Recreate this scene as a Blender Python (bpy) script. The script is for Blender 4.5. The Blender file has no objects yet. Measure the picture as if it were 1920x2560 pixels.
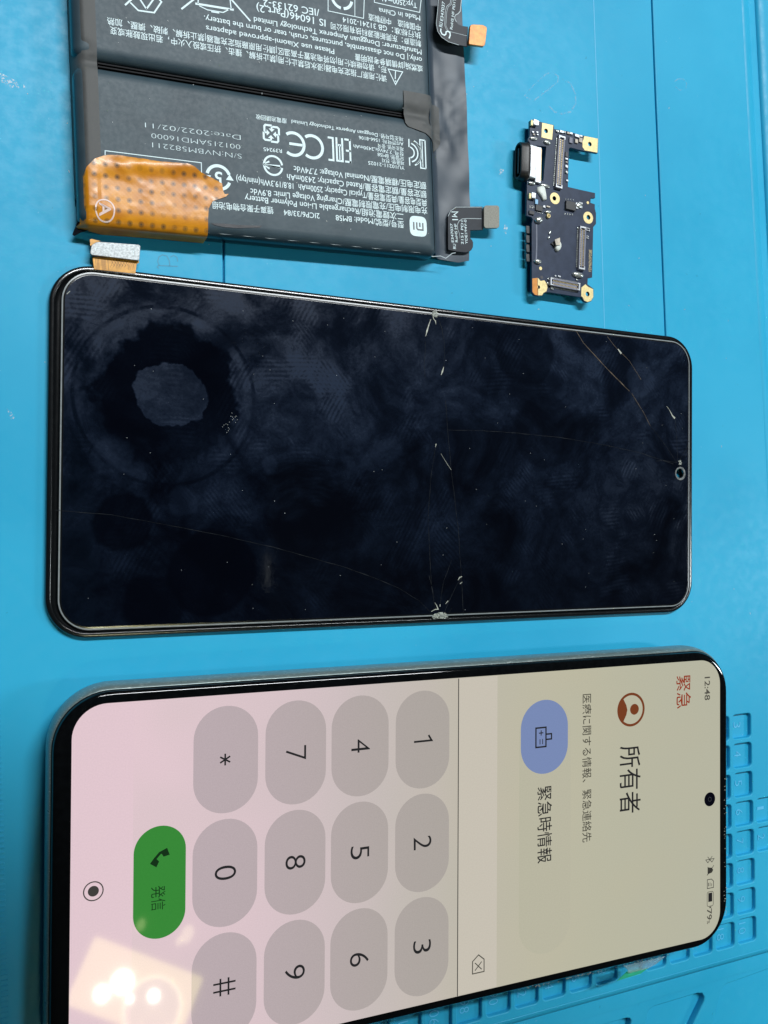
import bpy, bmesh, math, random
from mathutils import Vector, Matrix
random.seed(7)
C = bpy.context.scene.collection
S = 0.001                                   # everything below is written in millimetres
# ------------------------------------------------------------------ camera
F, CA, CB, CH = 2154.07, 0.41505, -0.01072, 177.469
def _mul(A, B): return [[sum(A[i][k]*B[k][j] for k in range(3)) for j in range(3)] for i in range(3)]
RW = Matrix(_mul([[math.cos(CA),0,math.sin(CA)],[0,1,0],[-math.sin(CA),0,math.cos(CA)]],
                 [[1,0,0],[0,math.cos(CB),-math.sin(CB)],[0,math.sin(CB),math.cos(CB)]]))   # world -> camera
cam = bpy.data.cameras.new('camera'); co = bpy.data.objects.new('camera', cam); C.objects.link(co)
co.matrix_world = Matrix.Translation((0,0,CH*S)) @ RW.transposed().to_4x4()
cam.sensor_fit = 'VERTICAL'; cam.sensor_height = 36; cam.lens = 36*F/2560
cam.clip_start = 0.005; cam.clip_end = 20
bpy.context.scene.camera = co
# ------------------------------------------------------------------ light
sc = bpy.context.scene
sc.view_settings.view_transform = 'Standard'; sc.view_settings.look = 'None'
sc.view_settings.exposure = 0; sc.view_settings.gamma = 1
w = bpy.data.worlds.new('World'); sc.world = w; w.use_nodes = True
bg = w.node_tree.nodes['Background']; bg.inputs[0].default_value = (.62,.82,1,1); bg.inputs[1].default_value = 0.022
def area(name, loc, target, sx, sy, power, col):
    l = bpy.data.lights.new(name,'AREA'); l.shape='RECTANGLE'; l.size=sx*S; l.size_y=sy*S; l.energy=power; l.color=col
    o = bpy.data.objects.new(name,l); C.objects.link(o); o.location = Vector(loc)*S
    d = (Vector(target)-Vector(loc)).normalized(); o.rotation_euler = d.to_track_quat('-Z','Z' if abs(d.z)<.1 else 'Y').to_euler()
    return o
area('tube_light_over_bench', (330,760,1240), (330,0,0), 950, 70, 23.5, (.95,.985,1))
area('tube_light_across_room', (1500,-120,950), (100,-120,0), 80, 300, 5.5, (.88,.97,1))
# ------------------------------------------------------------------ frames and helpers
class Frame:
    "a local plane: where a thing lies, and its axes; at() finds the spot on that plane that a measured sight line meets"
    def __init__(s, x, y, r, z=0, t=0):
        c, n = math.cos(r), math.sin(r)
        s.o = Vector((x,y,z)); s.ex = Vector((c*math.cos(t), n*math.cos(t), math.sin(t))); s.ey = Vector((-n,c,0)); s.ez = s.ex.cross(s.ey)
        s.m = Matrix((s.ex, s.ey, s.ez)).transposed().to_4x4(); s.m.translation = s.o*S
    def at(s, px, py, z=0):
        d = RW.transposed() @ Vector(((px-960)/F, -(py-1280)/F, -1)); o = Vector((0,0,CH))
        k = ((s.o-o).dot(s.ez)+z)/d.dot(s.ez); P = o+k*d-s.o
        return (P.dot(s.ex), P.dot(s.ey))
    def px(s, u, v, z=0):
        P = s.o+u*s.ex+v*s.ey+z*s.ez; Q = RW @ (P-Vector((0,0,CH)))
        return Vector((960+F*Q.x/-Q.z, 1280-F*Q.y/-Q.z))
    def pts(s, L, z=0, f=lambda a,b:(a,b)): return [s.at(*f(*p), z) for p in L]
def reg(x0, y0, k): return lambda X, Y: (x0+X*k, y0+Y*k)
def empty(name, fr, label, cat, group=None):
    o = bpy.data.objects.new(name, None); C.objects.link(o); o.matrix_world = fr.m; o.empty_display_size = .01
    o['label'] = label; o['category'] = cat
    if group: o['group'] = group
    return o
def link(name, me, m, parent=None, smooth=True, ang=35):
    o = bpy.data.objects.new(name, me); C.objects.link(o)
    if m is not None: me.materials.clear(); me.materials.append(m)
    if parent: o.parent = parent
    if smooth and len(me.polygons):
        me.polygons.foreach_set('use_smooth',[True]*len(me.polygons)); me.set_sharp_from_angle(angle=math.radians(ang))
    return o
def mesh(name, vs, fs, m, parent=None, smooth=True, ang=35):
    me = bpy.data.meshes.new(name); me.from_pydata([(x*S,y*S,z*S) for x,y,z in vs], [], fs); me.update()
    return link(name, me, m, parent, smooth, ang)
def frombm(name, bm, m, parent=None, smooth=True, ang=35):
    me = bpy.data.meshes.new(name); bmesh.ops.scale(bm, vec=(S,S,S), verts=bm.verts); bm.to_mesh(me); bm.free()
    return link(name, me, m, parent, smooth, ang)
def rr(u0, u1, v0, v1, r, n=8):
    r = max(min(r, (u1-u0)/2-1e-4, (v1-v0)/2-1e-4), 1e-3); P = []
    for cx, cy, a in ((u1-r,v1-r,0),(u0+r,v1-r,90),(u0+r,v0+r,180),(u1-r,v0+r,270)):
        for i in range(n+1):
            t = math.radians(a+90*i/n); P.append((cx+r*math.cos(t), cy+r*math.sin(t)))
    return P
def circ(cx, cy, r, n=28, ry=None): return [(cx+r*math.cos(2*math.pi*i/n), cy+(ry or r)*math.sin(2*math.pi*i/n)) for i in range(n)]
def loft(name, rings, m, parent=None, top=True, bottom=True, ang=40):
    vs, fs, n = [], [], len(rings[0])
    for R in rings: vs += R
    for k in range(len(rings)-1):
        for i in range(n):
            j = (i+1)%n; fs.append((k*n+i, k*n+j, (k+1)*n+j, (k+1)*n+i))
    if bottom: fs.append(tuple(range(n-1,-1,-1)))
    if top: fs.append(tuple(range((len(rings)-1)*n, len(rings)*n)))
    return mesh(name, vs, fs, m, parent, True, ang)
def rrloft(name, u0, u1, v0, v1, r, prof, m, parent=None, **k):   # prof: list of (inset, z)
    rings = [[(x,y,z) for x,y in rr(u0+i,u1-i,v0+i,v1-i,max(r-i,.3),k.get('n',10))] for i,z in prof]
    k.pop('n',None); return loft(name, rings, m, parent, **k)
def curve_mesh(loops_z, bev_each):
    "filled outlines (first loop outside, others holes), as one bmesh"
    bm = bmesh.new()
    for (loops, z0, z1), bev in zip(loops_z, bev_each):
        cu = bpy.data.curves.new('c','CURVE'); cu.dimensions='2D'; cu.fill_mode='BOTH'; h=(z1-z0)
        if h > 0:
            b = min(bev, h/2*.98); cu.extrude = h/2-b; cu.bevel_depth = b; cu.bevel_resolution = 2; cu.offset = -b
        for L in loops:
            sp = cu.splines.new('POLY'); sp.points.add(len(L)-1); sp.use_cyclic_u = True
            for p, q in zip(sp.points, L): p.co = (q[0], q[1], 0, 1)
        o = bpy.data.objects.new('c', cu); me = bpy.data.meshes.new_from_object(o); me.transform(Matrix.Translation((0,0,(z0+z1)/2)))
        bm.from_mesh(me); bpy.data.objects.remove(o); bpy.data.curves.remove(cu); bpy.data.meshes.remove(me)
    return bm
def flat(name, loops, z0, z1, m, parent=None, bev=0, smooth=True):
    if not isinstance(loops[0], list): loops = [loops]
    return frombm(name, curve_mesh([(loops, z0, z1)], [bev]), m, parent, smooth, 50)
def flats(name, items, m, parent=None, bev=0):           # items: (loop or loops, z0, z1) in one mesh
    it = [((l if isinstance(l[0], list) else [l]), a, b) for l,a,b in items]
    return frombm(name, curve_mesh(it, [bev]*len(it)), m, parent, True, 50)
def box(cx, cy, w, h, a=0):
    c, s = math.cos(a), math.sin(a)
    return [(cx+x*c-y*s, cy+x*s+y*c) for x,y in ((-w/2,-h/2),(w/2,-h/2),(w/2,h/2),(-w/2,h/2))]
def rbox(cx, cy, w, h, r, a=0):
    c, s = math.cos(a), math.sin(a)
    return [(cx+x*c-y*s, cy+x*s+y*c) for x,y in rr(-w/2,w/2,-h/2,h/2,r,5)]
def ribbon_v(P, w, closed=False):
    n = len(P); L, Rr = [], []
    for i in range(n):
        a = Vector(P[i-1]) if (i>0 or closed) else Vector(P[i]); b = Vector(P[(i+1)%n]) if (i<n-1 or closed) else Vector(P[i]); p = Vector(P[i])
        d1 = (p-a); d2 = (b-p)
        d1 = d1.normalized() if d1.length>1e-9 else d2.normalized(); d2 = d2.normalized() if d2.length>1e-9 else d1
        n1 = Vector((-d1.y,d1.x)); n2 = Vector((-d2.y,d2.x)); m_ = n1+n2
        m_ = m_.normalized() if m_.length>1e-6 else n1
        ww = w[i] if isinstance(w,(list,tuple)) else w
        k = ww/2/max(.45, m_.dot(n1)); L.append(p+m_*k); Rr.append(p-m_*k)
    return L, Rr
def ribbons(name, lines, z, m, parent=None, th=0):       # lines: (pts, width, closed)
    vs, fs = [], []
    for ln in lines:
        P, wd = ln[0], ln[1]; cl = len(ln)>2 and ln[2]
        L, Q = ribbon_v(P, wd, cl); b = len(vs); n = len(P)
        vs += [(p.x,p.y,z) for p in L]+[(p.x,p.y,z) for p in Q]
        for i in range(n if cl else n-1):
            j = (i+1)%n; fs.append((b+n+i, b+n+j, b+j, b+i))
    return mesh(name, vs, fs, m, parent, False)
def arc(cx, cy, r, a0, a1, n=16): return [(cx+r*math.cos(math.radians(a0+(a1-a0)*i/n)), cy+r*math.sin(math.radians(a0+(a1-a0)*i/n))) for i in range(n+1)]
def glyphs(body, off=0.0, res=3):
    cu = bpy.data.curves.new('t','FONT'); cu.body = body; cu.size = 1; cu.offset = off; cu.resolution_u = res
    o = bpy.data.objects.new('t', cu); me = bpy.data.meshes.new_from_object(o)
    P = [v.co.copy() for v in me.vertices]; fs = [tuple(p.vertices) for p in me.polygons]
    bpy.data.objects.remove(o); bpy.data.curves.remove(cu); bpy.data.meshes.remove(me); return P, fs
_H = glyphs('H')[0]; CAP = max(p.y for p in _H)
def text(body, p0, p1, h, z, m, parent, name='printed_text', off=0.006, fit=True, res=3, dx=0):
    "p0/p1: left and right end of the baseline in the local plane, h: cap height in mm"
    if any(ord(c_)>0x2e00 for c_ in body): off = max(off, -.002)
    P, fs = glyphs(body, off, res); x0 = min(p.x for p in P); x1 = max(p.x for p in P)
    a = Vector(p0); d = Vector(p1)-a; L = d.length; d = d.normalized(); up = Vector((-d.y,d.x))
    sy = h/CAP; sx = L/(x1-x0) if fit else sy
    return mesh(name, [(*(a+d*((p.x-x0)*sx)+up*(p.y*sy)), z) for p in P], fs, m, parent, False)
def ptext(fr, body, a, b, hpx, z, m, parent, zz=None, **k):
    "a, b: measured ends of the baseline, hpx: cap height, both as sight lines on the plane z of fr"
    p0 = Vector(fr.at(*a, z)); p1 = Vector(fr.at(*b, z)); d = (p1-p0).normalized(); up = Vector((-d.y,d.x))
    s = (fr.px(*(p0+up), z)-fr.px(*p0, z)).length
    return text(body, p0, p1, hpx/s, z if zz is None else zz, m, parent, **k)
def sheet(name, poly, cell, fn, th, m, parent=None, ang=60):
    bm = bmesh.new(); f = bm.faces.new([bm.verts.new((x,y,0)) for x,y in poly])
    xs = [p[0] for p in poly]; ys = [p[1] for p in poly]
    for ax, lo, hi in ((0,min(xs),max(xs)),(1,min(ys),max(ys))):
        k = lo+cell*.5
        while k < hi:
            no = (1,0,0) if ax==0 else (0,1,0); co_ = (k,0,0) if ax==0 else (0,k,0)
            bmesh.ops.bisect_plane(bm, geom=bm.verts[:]+bm.edges[:]+bm.faces[:], plane_co=co_, plane_no=no); k += cell
    bmesh.ops.triangulate(bm, faces=bm.faces[:])
    for v in bm.verts: v.co = Vector(fn(v.co.x, v.co.y))
    bm.normal_update()
    if th:
        r = bmesh.ops.extrude_face_region(bm, geom=bm.faces[:])
        ex = [g for g in r['geom'] if isinstance(g, bmesh.types.BMVert)]
        for v in ex: v.co.z += th
        bmesh.ops.recalc_face_normals(bm, faces=bm.faces[:])
    return frombm(name, bm, m, parent, True, ang)
from mathutils import noise as mn
def nz(x, y, s, k=0): return mn.noise(Vector((x*s+k*7.3, y*s-k*3.1, k*1.7)))
def sst(a, b, x): t = min(1,max(0,(x-a)/(b-a))); return t*t*(3-2*t)
# ------------------------------------------------------------------ materials
class NT:
    def __init__(s, name):
        s.m = bpy.data.materials.new(name); s.m.use_nodes = True; s.t = s.m.node_tree
        s.b = next(n for n in s.t.nodes if n.type=='BSDF_PRINCIPLED'); s.co = None
    def n(s, ty, **k):
        o = s.t.nodes.new(ty)
        for a, v in k.items():
            if a.startswith('_'): setattr(o, a[1:], v)
        return o
    def l(s, a, b): s.t.links.new(a, b)
    def pos(s, k=1.0):
        if not s.co:
            tc = s.n('ShaderNodeTexCoord'); mp = s.n('ShaderNodeVectorMath', _operation='SCALE'); mp.inputs[3].default_value = 1000
            s.l(tc.outputs['Object'], mp.inputs[0]); s.co = mp.outputs[0]
        if k==1.0: return s.co
        mp = s.n('ShaderNodeVectorMath', _operation='SCALE'); mp.inputs[3].default_value = k; s.l(s.co, mp.inputs[0]); return mp.outputs[0]
    def noise(s, scale, detail=3, rough=.5, dist=0):
        o = s.n('ShaderNodeTexNoise'); s.l(s.pos(), o.inputs['Vector']); o.inputs['Scale'].default_value = scale
        o.inputs['Detail'].default_value = detail; o.inputs['Roughness'].default_value = rough; o.inputs['Distortion'].default_value = dist
        return o.outputs[0]
    def math(s, op, a, b=None, c=None, clamp=False):
        o = s.n('ShaderNodeMath', _operation=op); o.use_clamp = clamp
        for i, v in enumerate((a,b,c)):
            if v is None: continue
            if isinstance(v,(int,float)): o.inputs[i].default_value = v
            else: s.l(v, o.inputs[i])
        return o.outputs[0]
    def ss(s, x, a, b, lo=0, hi=1):
        o = s.n('ShaderNodeMapRange', _interpolation_type='SMOOTHSTEP'); s.l(x, o.inputs[0])
        for i,v in zip((1,2,3,4),(a,b,lo,hi)): o.inputs[i].default_value = v
        return o.outputs[0]
    def mix(s, f, a, b):
        o = s.n('ShaderNodeMix', _data_type='RGBA')
        if isinstance(f,(int,float)): o.inputs[0].default_value = f
        else: s.l(f, o.inputs[0])
        for i, v in ((6,a),(7,b)):
            if isinstance(v, tuple): o.inputs[i].default_value = (*v,1) if len(v)==3 else v
            else: s.l(v, o.inputs[i])
        return o.outputs[2]
    def bump(s, h, strength=.3, dist=.05):
        o = s.n('ShaderNodeBump'); o.inputs['Strength'].default_value = strength; o.inputs['Distance'].default_value = dist*S
        s.l(h, o.inputs['Height']); s.l(o.outputs[0], s.b.inputs['Normal'])
    def set(s, **k):
        for a, v in k.items():
            i = s.b.inputs[a.replace('_',' ')]
            if isinstance(v,(int,float)): i.default_value = v
            elif isinstance(v, tuple): i.default_value = (*v,1) if len(v)==3 else v
            else: s.l(v, i)
        return s
def simple(name, col, rough=.5, metal=0, var=.12, vs=.8, bump=0, bs=3, spec=.5, coat=0):
    t = NT(name); n = t.noise(vs, 4, .6)
    c2 = tuple(min(1,c*(1+var)) for c in col); c1 = tuple(c*(1-var) for c in col)
    t.set(Base_Color=t.mix(t.ss(n,.3,.7), c1, c2), Metallic=metal, Specular_IOR_Level=spec)
    t.set(Roughness=t.math('ADD', t.math('MULTIPLY', t.math('SUBTRACT', n, .5), .25*rough), rough))
    if coat: t.set(Coat_Weight=coat, Coat_Roughness=.05)
    if bump: t.bump(t.noise(bs, 3), bump)
    return t.m
def lin(r,g,b): return tuple(((c/255+.055)/1.055)**2.4 if c>10 else c/255/12.92 for c in (r,g,b))
def glow(name, rgb, k=.93, spec=.5, grain=.03):
    "a lit pixel area of the running screen under its glossy glass"
    t = NT(name); n = t.noise(3.2, 2, .7); c = tuple(x*k for x in lin(*rgb))
    t.set(Base_Color=(.002,.002,.002), Roughness=.04, Specular_IOR_Level=.28, Emission_Strength=1.0,
          Emission_Color=t.mix(t.ss(n,.25,.75), tuple(x*(1-grain) for x in c), tuple(min(1,x*(1+grain)) for x in c)))
    return t.m

# mat rubber
t = NT('blue_silicone'); n1 = t.noise(.018,3); n2 = t.noise(.35,5,.65); n3 = t.noise(2.6,3,.6)
c = t.mix(t.ss(n1,.35,.65), (.020,.375,.625), (.030,.420,.680)); c = t.mix(t.math('MULTIPLY', t.ss(n2,.57,.75), .12), c, (.07,.46,.76))
c = t.mix(t.math('MULTIPLY', t.ss(t.noise(1.1,2,.5),.745,.775), .30), c, (.30,.62,.80))
c = t.mix(t.math('MULTIPLY', t.ss(t.noise(.8,2,.5,.4),.745,.77), .35), c, (.02,.16,.26))
t.set(Base_Color=c, Roughness=t.ss(n2,.3,.75,.40,.56), Specular_IOR_Level=.28); t.bump(n3,.18,.04); MAT = t.m
MATNUM = simple('blue_silicone_raised_number', (.10,.53,.86), .36, var=.05, spec=.8)
MATDARK = simple('blue_silicone_seam', (.03,.28,.46), .5, var=.05)
MATPALE = simple('blue_silicone_seam_pale', (.10,.48,.76), .45, var=.05)
t = NT('dried_glue_smear'); n = t.noise(1.8,5,.7); t.set(Base_Color=(.62,.78,.86), Roughness=.4, Alpha=t.ss(n,.47,.62,0,.75)); SMEAR = t.m
t = NT('flux_outline'); n = t.noise(.9,4,.7); t.set(Base_Color=(.28,.62,.82), Roughness=.4, Alpha=t.ss(n,.40,.62,0,.5)); FLUX = t.m

# black battery film
t = NT('black_battery_film'); n = t.noise(.12,4,.55,.6); n2 = t.noise(1.1,5,.65); n3 = t.noise(.35,3,.5,1.2)
c = t.mix(t.ss(n,.3,.7), (.030,.055,.072), (.045,.075,.094))
t.set(Base_Color=c, Roughness=t.ss(n2,.3,.7,.47,.53), Specular_IOR_Level=.36)
t.bump(t.math('ADD', n3, t.math('MULTIPLY', n2, .08)), .18, .12); FILM = t.m
t = NT('black_pouch_laminate'); n = t.noise(.10,2,.45,.6); n2 = t.noise(1.5,4,.6)
t.set(Base_Color=t.mix(t.ss(n,.3,.7), (.036,.052,.072), (.058,.080,.106)), Roughness=.42, Specular_IOR_Level=.42); t.bump(n, .15, .2); POUCH = t.m
SEAMB = simple('dull_black_fold', (.006,.007,.009), .55, spec=.12)
GLOSSBLACK = simple('glossy_black_cell_side', (.012,.014,.020), .22, var=.2, vs=.4, bump=.2, bs=.6)
MATTAPE = simple('matt_black_tape', (.080,.084,.084), .62, var=.08, vs=.5, bump=.25, bs=1.2)
INK = simple('pale_blue_white_ink', (.74,.92,.98), .5, var=.06, vs=1.5)
INKDIM = simple('worn_white_ink', (.50,.60,.64), .5, var=.1, vs=1.5)
# amber film
t = NT('amber_polyimide_film'); P = t.pos(); sx = t.n('ShaderNodeSeparateXYZ'); t.l(P, sx.inputs[0])
def cellc(o, off): return t.math('SUBTRACT', t.math('FRACT', t.math('DIVIDE', t.math('ADD', o, off), 2.13)), .5)
a = cellc(sx.outputs[0], 50.55); b = cellc(sx.outputs[1], 50.45)
d = t.math('SQRT', t.math('ADD', t.math('MULTIPLY', a, a), t.math('MULTIPLY', b, b)))
dot = t.ss(d, .17, .31, 1, 0); msk = t.ss(t.noise(.16,2,.5), .34, .52); core = t.ss(d,.05,.13,1,0)
n1 = t.noise(.22,3,.5,.5); base = t.mix(t.ss(n1,.3,.7), (.56,.195,.004), (.74,.30,.010))
dotv = t.math('MULTIPLY', dot, t.math('ADD', .20, t.math('MULTIPLY', msk, .38)))
c = t.mix(dotv, base, (.10,.058,.025)); c = t.mix(t.math('MULTIPLY', t.math('MULTIPLY', core, msk), .7), c, (.03,.03,.028))
wv = t.n('ShaderNodeTexWave'); wv.inputs['Scale'].default_value=.55; wv.inputs['Distortion'].default_value=.3
wm = t.n('ShaderNodeMapping'); wm.inputs['Rotation'].default_value=(0,0,.8); t.l(P, wm.inputs[0]); t.l(wm.outputs[0], wv.inputs[0])
wv2 = t.n('ShaderNodeTexWave'); wv2.inputs['Scale'].default_value=.55; wm2 = t.n('ShaderNodeMapping'); wm2.inputs['Rotation'].default_value=(0,0,-.8); t.l(P, wm2.inputs[0]); t.l(wm2.outputs[0], wv2.inputs[0])
t.set(Base_Color=c, Roughness=.36, Specular_IOR_Level=.5, Coat_Weight=.12, Coat_Roughness=.14)
t.bump(t.math('ADD', t.math('MULTIPLY', t.math('MULTIPLY', wv.outputs['Fac'], wv2.outputs['Fac']), .10), t.noise(.4,2,.4,.6)), .16, .15); AMBER = t.m
PINKINK = simple('pale_pink_ink', (.85,.66,.60), .4, var=.05)
FLEXBLACK = simple('black_flex_cable', (.026,.032,.042), .45, var=.15, vs=.6, spec=.25)
COPPER = simple('copper_plate', (.60,.25,.075), .40, metal=.25, var=.25, vs=.8, bump=.3, bs=1.4)
GREYPLATE = simple('grey_steel_plate', (.26,.26,.225), .6, var=.15, vs=3, bump=.2, bs=6)
STEEL = simple('brushed_tin_plate', (.34,.37,.38), .38, metal=.35, var=.3, vs=2.2, bump=.35, bs=4)
FLEXORANGE = simple('orange_flex_cable', (.72,.34,.03), .32, var=.2, vs=.9, spec=.6)
FLEXLINE = simple('dark_flex_trace', (.22,.08,.01), .4)
# broken display
t = NT('smudged_black_glass_top_sheen'); P = t.pos(); sx = t.n('ShaderNodeSeparateXYZ'); t.l(P, sx.inputs[0]); U, V = sx.outputs[0], sx.outputs[1]
def dist(cx, cy, k=1.0, wob=0, ws=.18):
    a = t.math('SUBTRACT', U, cx); b = t.math('MULTIPLY', t.math('SUBTRACT', V, cy), k)
    d = t.math('SQRT', t.math('ADD', t.math('MULTIPLY', a, a), t.math('MULTIPLY', b, b)))
    if wob: d = t.math('ADD', d, t.math('MULTIPLY', t.math('SUBTRACT', t.noise(ws,4,.55), .5), wob))
    return d
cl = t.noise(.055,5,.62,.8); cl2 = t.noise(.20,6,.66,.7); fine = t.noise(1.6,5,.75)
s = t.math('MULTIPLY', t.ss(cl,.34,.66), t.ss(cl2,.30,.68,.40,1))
s = t.math('MULTIPLY', s, t.ss(V,-34,34,.30,1.0)); s = t.math('ADD', s, t.math('MULTIPLY', t.ss(V,-6,33), .18))  # smear grows towards the top: overhead reflection painted into the glass colour
def ridges(rot, sc_, seed, thr):
    mp = t.n('ShaderNodeMapping'); mp.inputs['Rotation'].default_value=(0,0,rot); mp.inputs['Location'].default_value=(seed*13,seed*7,0); t.l(P, mp.inputs[0])
    wv = t.n('ShaderNodeTexWave'); wv.inputs['Scale'].default_value=sc_*1.15; wv.inputs['Distortion'].default_value=7; wv.inputs['Detail'].default_value=1.5; wv.inputs['Detail Scale'].default_value=.22
    t.l(mp.outputs[0], wv.inputs[0]); no = t.n('ShaderNodeTexNoise'); no.inputs['Scale'].default_value=.075; no.inputs['Detail'].default_value=2; t.l(mp.outputs[0], no.inputs['Vector'])
    return t.math('MULTIPLY', wv.outputs['Fac'], t.ss(no.outputs[0], thr, thr+.08))
rd = t.math('MAXIMUM', ridges(.5,.30,1,.56), t.math('MAXIMUM', ridges(-.7,.34,2,.58), ridges(1.5,.28,3,.60)))
s = t.math('MULTIPLY', s, t.math('ADD', .82, t.math('MULTIPLY', rd, .55)))
s = t.math('MULTIPLY', s, t.ss(fine,.25,.7,.72,1.2))
# the suction-cup print: clean band around a smeared centre
_mf = Frame(87.286,12.748,-.01262); RC = _mf.at(417,990,1.9); BC = _mf.at(428,985,1.9)
dr = dist(*RC, 1.0, 0); dw = dist(*RC, 1.0, 15.0, .12); db = dist(*BC, 1.15, 6.0, .16)
inner = t.ss(db, 6.9, 7.4); outer = t.ss(dw, 12.6, 14.4, 1, 0)
clean = t.math('MULTIPLY', inner, outer); s = t.math('MULTIPLY', s, t.math('SUBTRACT', 1.0, t.math('MULTIPLY', clean, t.ss(V, 0, 12, .55, .9))))
s = t.math('ADD', s, t.math('MULTIPLY', t.ss(db, 6.9, 7.3, .26, 0), t.ss(fine,.2,.8,.7,1.15)))
rimd = t.math('ABSOLUTE', t.math('SUBTRACT', dr, 17.9)); s = t.math('MULTIPLY', s, t.math('SUBTRACT', 1.0, t.math('MULTIPLY', t.ss(rimd, .15, .6, .7, 0), t.ss(cl2,.42,.58,.1,.85))))
rim2 = t.math('ABSOLUTE', t.math('SUBTRACT', dr, 16.6)); s = t.math('ADD', s, t.math('MULTIPLY', t.ss(rim2, .3, 1.6, .16, 0), t.ss(cl,.4,.6)))
for (cx,cy,rad,amt) in ((-72.5,-31.0,0,0),(-66.,-14.,6,.8),(-48,-24,9,.85),(-60,-30,6,.7),(27,28,8,.5),(33,9,9,.45)):
    if rad: s = t.math('MULTIPLY', s, t.math('SUBTRACT', 1.0, t.ss(dist(cx,cy,1.,4,.12), rad-.8, rad+.4, amt, 0)))
for (cx,cy,rad,amt) in ((-68,-1,4.2,.13),(-54,-9.6,3.2,.16),(-36.,-1.5,2.2,.22),(62,24,5,.2)):
    s = t.math('ADD', s, t.ss(dist(cx,cy,1.,3,.3), rad-1.0, rad+.2, amt, 0))
s = t.math('MINIMUM', s, 1.2)
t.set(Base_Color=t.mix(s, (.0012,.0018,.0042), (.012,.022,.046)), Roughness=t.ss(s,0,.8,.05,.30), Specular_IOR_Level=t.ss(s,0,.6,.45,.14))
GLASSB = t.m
FRAMEB = simple('glossy_black_plastic', (.004,.005,.006), .19, var=.1, spec=.9)
RIMG = simple('ground_glass_rim', (.26,.29,.30), .30, var=.1, spec=.8)
CRACK = simple('crack_bright', (.42,.44,.38), .35, var=.3, vs=1.2)
CRACKDIM = simple('crack_faint', (.020,.023,.026), .6, var=.6, vs=.6, spec=.05)
CRACKWARM = simple('crack_warm', (.11,.085,.06), .5, var=.6, vs=.5, spec=.15)
CHIP = simple('crushed_glass', (.34,.37,.33), .35, var=.7, vs=4, bump=1., bs=5)
DUST = simple('pale_dust', (.5,.54,.55), .7)
# running phone
t = NT('scuffed_green_grey_metal'); n = t.noise(.8,5,.7); 
mpx = t.n('ShaderNodeMapping'); mpx.inputs['Scale'].default_value=(.5,3,3); t.l(t.pos(), mpx.inputs[0]); ns = t.n('ShaderNodeTexNoise'); ns.inputs['Scale'].default_value=1.6; ns.inputs['Detail'].default_value=5; t.l(mpx.outputs[0], ns.inputs['Vector'])
sc_ = t.ss(ns.outputs[0], .60, .68)
t.set(Base_Color=t.mix(t.math('MULTIPLY', sc_, .6), (.19,.26,.26), (.66,.72,.68)), Metallic=.35, Specular_IOR_Level=.9, Roughness=t.ss(n,.3,.7,.27,.40)); t.bump(t.math('ADD', ns.outputs[0], n), .12, .05); METAL = t.m
BEZEL = simple('black_bezel_glass', (.0025,.003,.0035), .05, var=.3)
SEAM = simple('dark_gasket', (.006,.006,.007), .35)
t = NT('lit_screen_angle_tint'); P = t.pos(); sx = t.n('ShaderNodeSeparateXYZ'); t.l(P, sx.inputs[0]); U, V = sx.outputs[0], sx.outputs[1]
r_ = t.n('ShaderNodeValToRGB'); t.l(t.ss(U,-77,77), r_.inputs[0])  # pink-to-olive ramp: viewing-angle colour shift painted into the screen's glow
cr = r_.color_ramp; cr.interpolation='B_SPLINE'
for i,(p,c_) in enumerate(((0,(238,208,217)),(.28,(208,195,196)),(.47,(199,191,180)),(.60,(196,190,172)),(.80,(194,190,165)),(1,(187,186,166)))):
    e = cr.elements[i] if i<2 else cr.elements.new(p); e.position = p; e.color = (*lin(*c_),1)
g = t.noise(4.5,2,.8); g2 = t.noise(.035,2)
c = t.mix(t.math('MULTIPLY', t.ss(g2,.35,.65), .13), r_.outputs[0], lin(180,186,172)); k = t.ss(g,.25,.75,.955,1.045)
mulc = t.n('ShaderNodeVectorMath', _operation='SCALE'); t.l(c, mulc.inputs[0]); t.l(k, mulc.inputs[3])
t.set(Base_Color=(.002,.002,.002), Roughness=.04, Specular_IOR_Level=.28, Emission_Color=mulc.outputs[0], Emission_Strength=.93); SCREEN = t.m
def screen_key(name, dark):
    t2 = NT(name); P2 = t2.pos(); s2 = t2.n('ShaderNodeSeparateXYZ'); t2.l(P2, s2.inputs[0])
    r2 = t2.n('ShaderNodeValToRGB'); t2.l(t2.ss(s2.outputs[0],-60,6), r2.inputs[0])
    r2.color_ramp.elements[0].color=(*lin(192,176,181),1); r2.color_ramp.elements[1].color=(*lin(177,170,163),1)
    g_ = t2.noise(4.5,2,.8); kk = t2.ss(g_,.25,.75,.95*dark,1.05*dark); m_ = t2.n('ShaderNodeVectorMath', _operation='SCALE'); t2.l(r2.outputs[0], m_.inputs[0]); t2.l(kk, m_.inputs[3])
    t2.set(Base_Color=(.002,.002,.002), Roughness=.04, Specular_IOR_Level=.28, Emission_Color=m_.outputs[0], Emission_Strength=.93); return t2.m
KEYM = screen_key('lit_key_grey', 1.0)
UIINK = glow('screen_ink', (38,38,40)); UIGREY = glow('screen_ink_grey', (84,82,74)); UIRED = glow('screen_ink_brick_red', (150,58,34)); UIBROWN = glow('screen_ink_brown', (120,62,34))
UIGREEN = glow('screen_green', (58,140,58)); UIBLUE = glow('screen_blue', (124,142,186)); UIPILL = glow('screen_pill', (190,187,166)); UIBAND = glow('screen_band', (190,186,166)); UINAV = glow('screen_nav', (232,205,213))
LENS = simple('front_lens_black', (.002,.002,.006), .08); LENSRING = simple('front_lens_ring', (.05,.05,.06), .2)
t = NT('clear_film'); t.set(Base_Color=(.75,.9,.95), Roughness=.12, Transmission_Weight=.75, IOR=1.2, Alpha=.6); CLEAR = t.m
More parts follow.
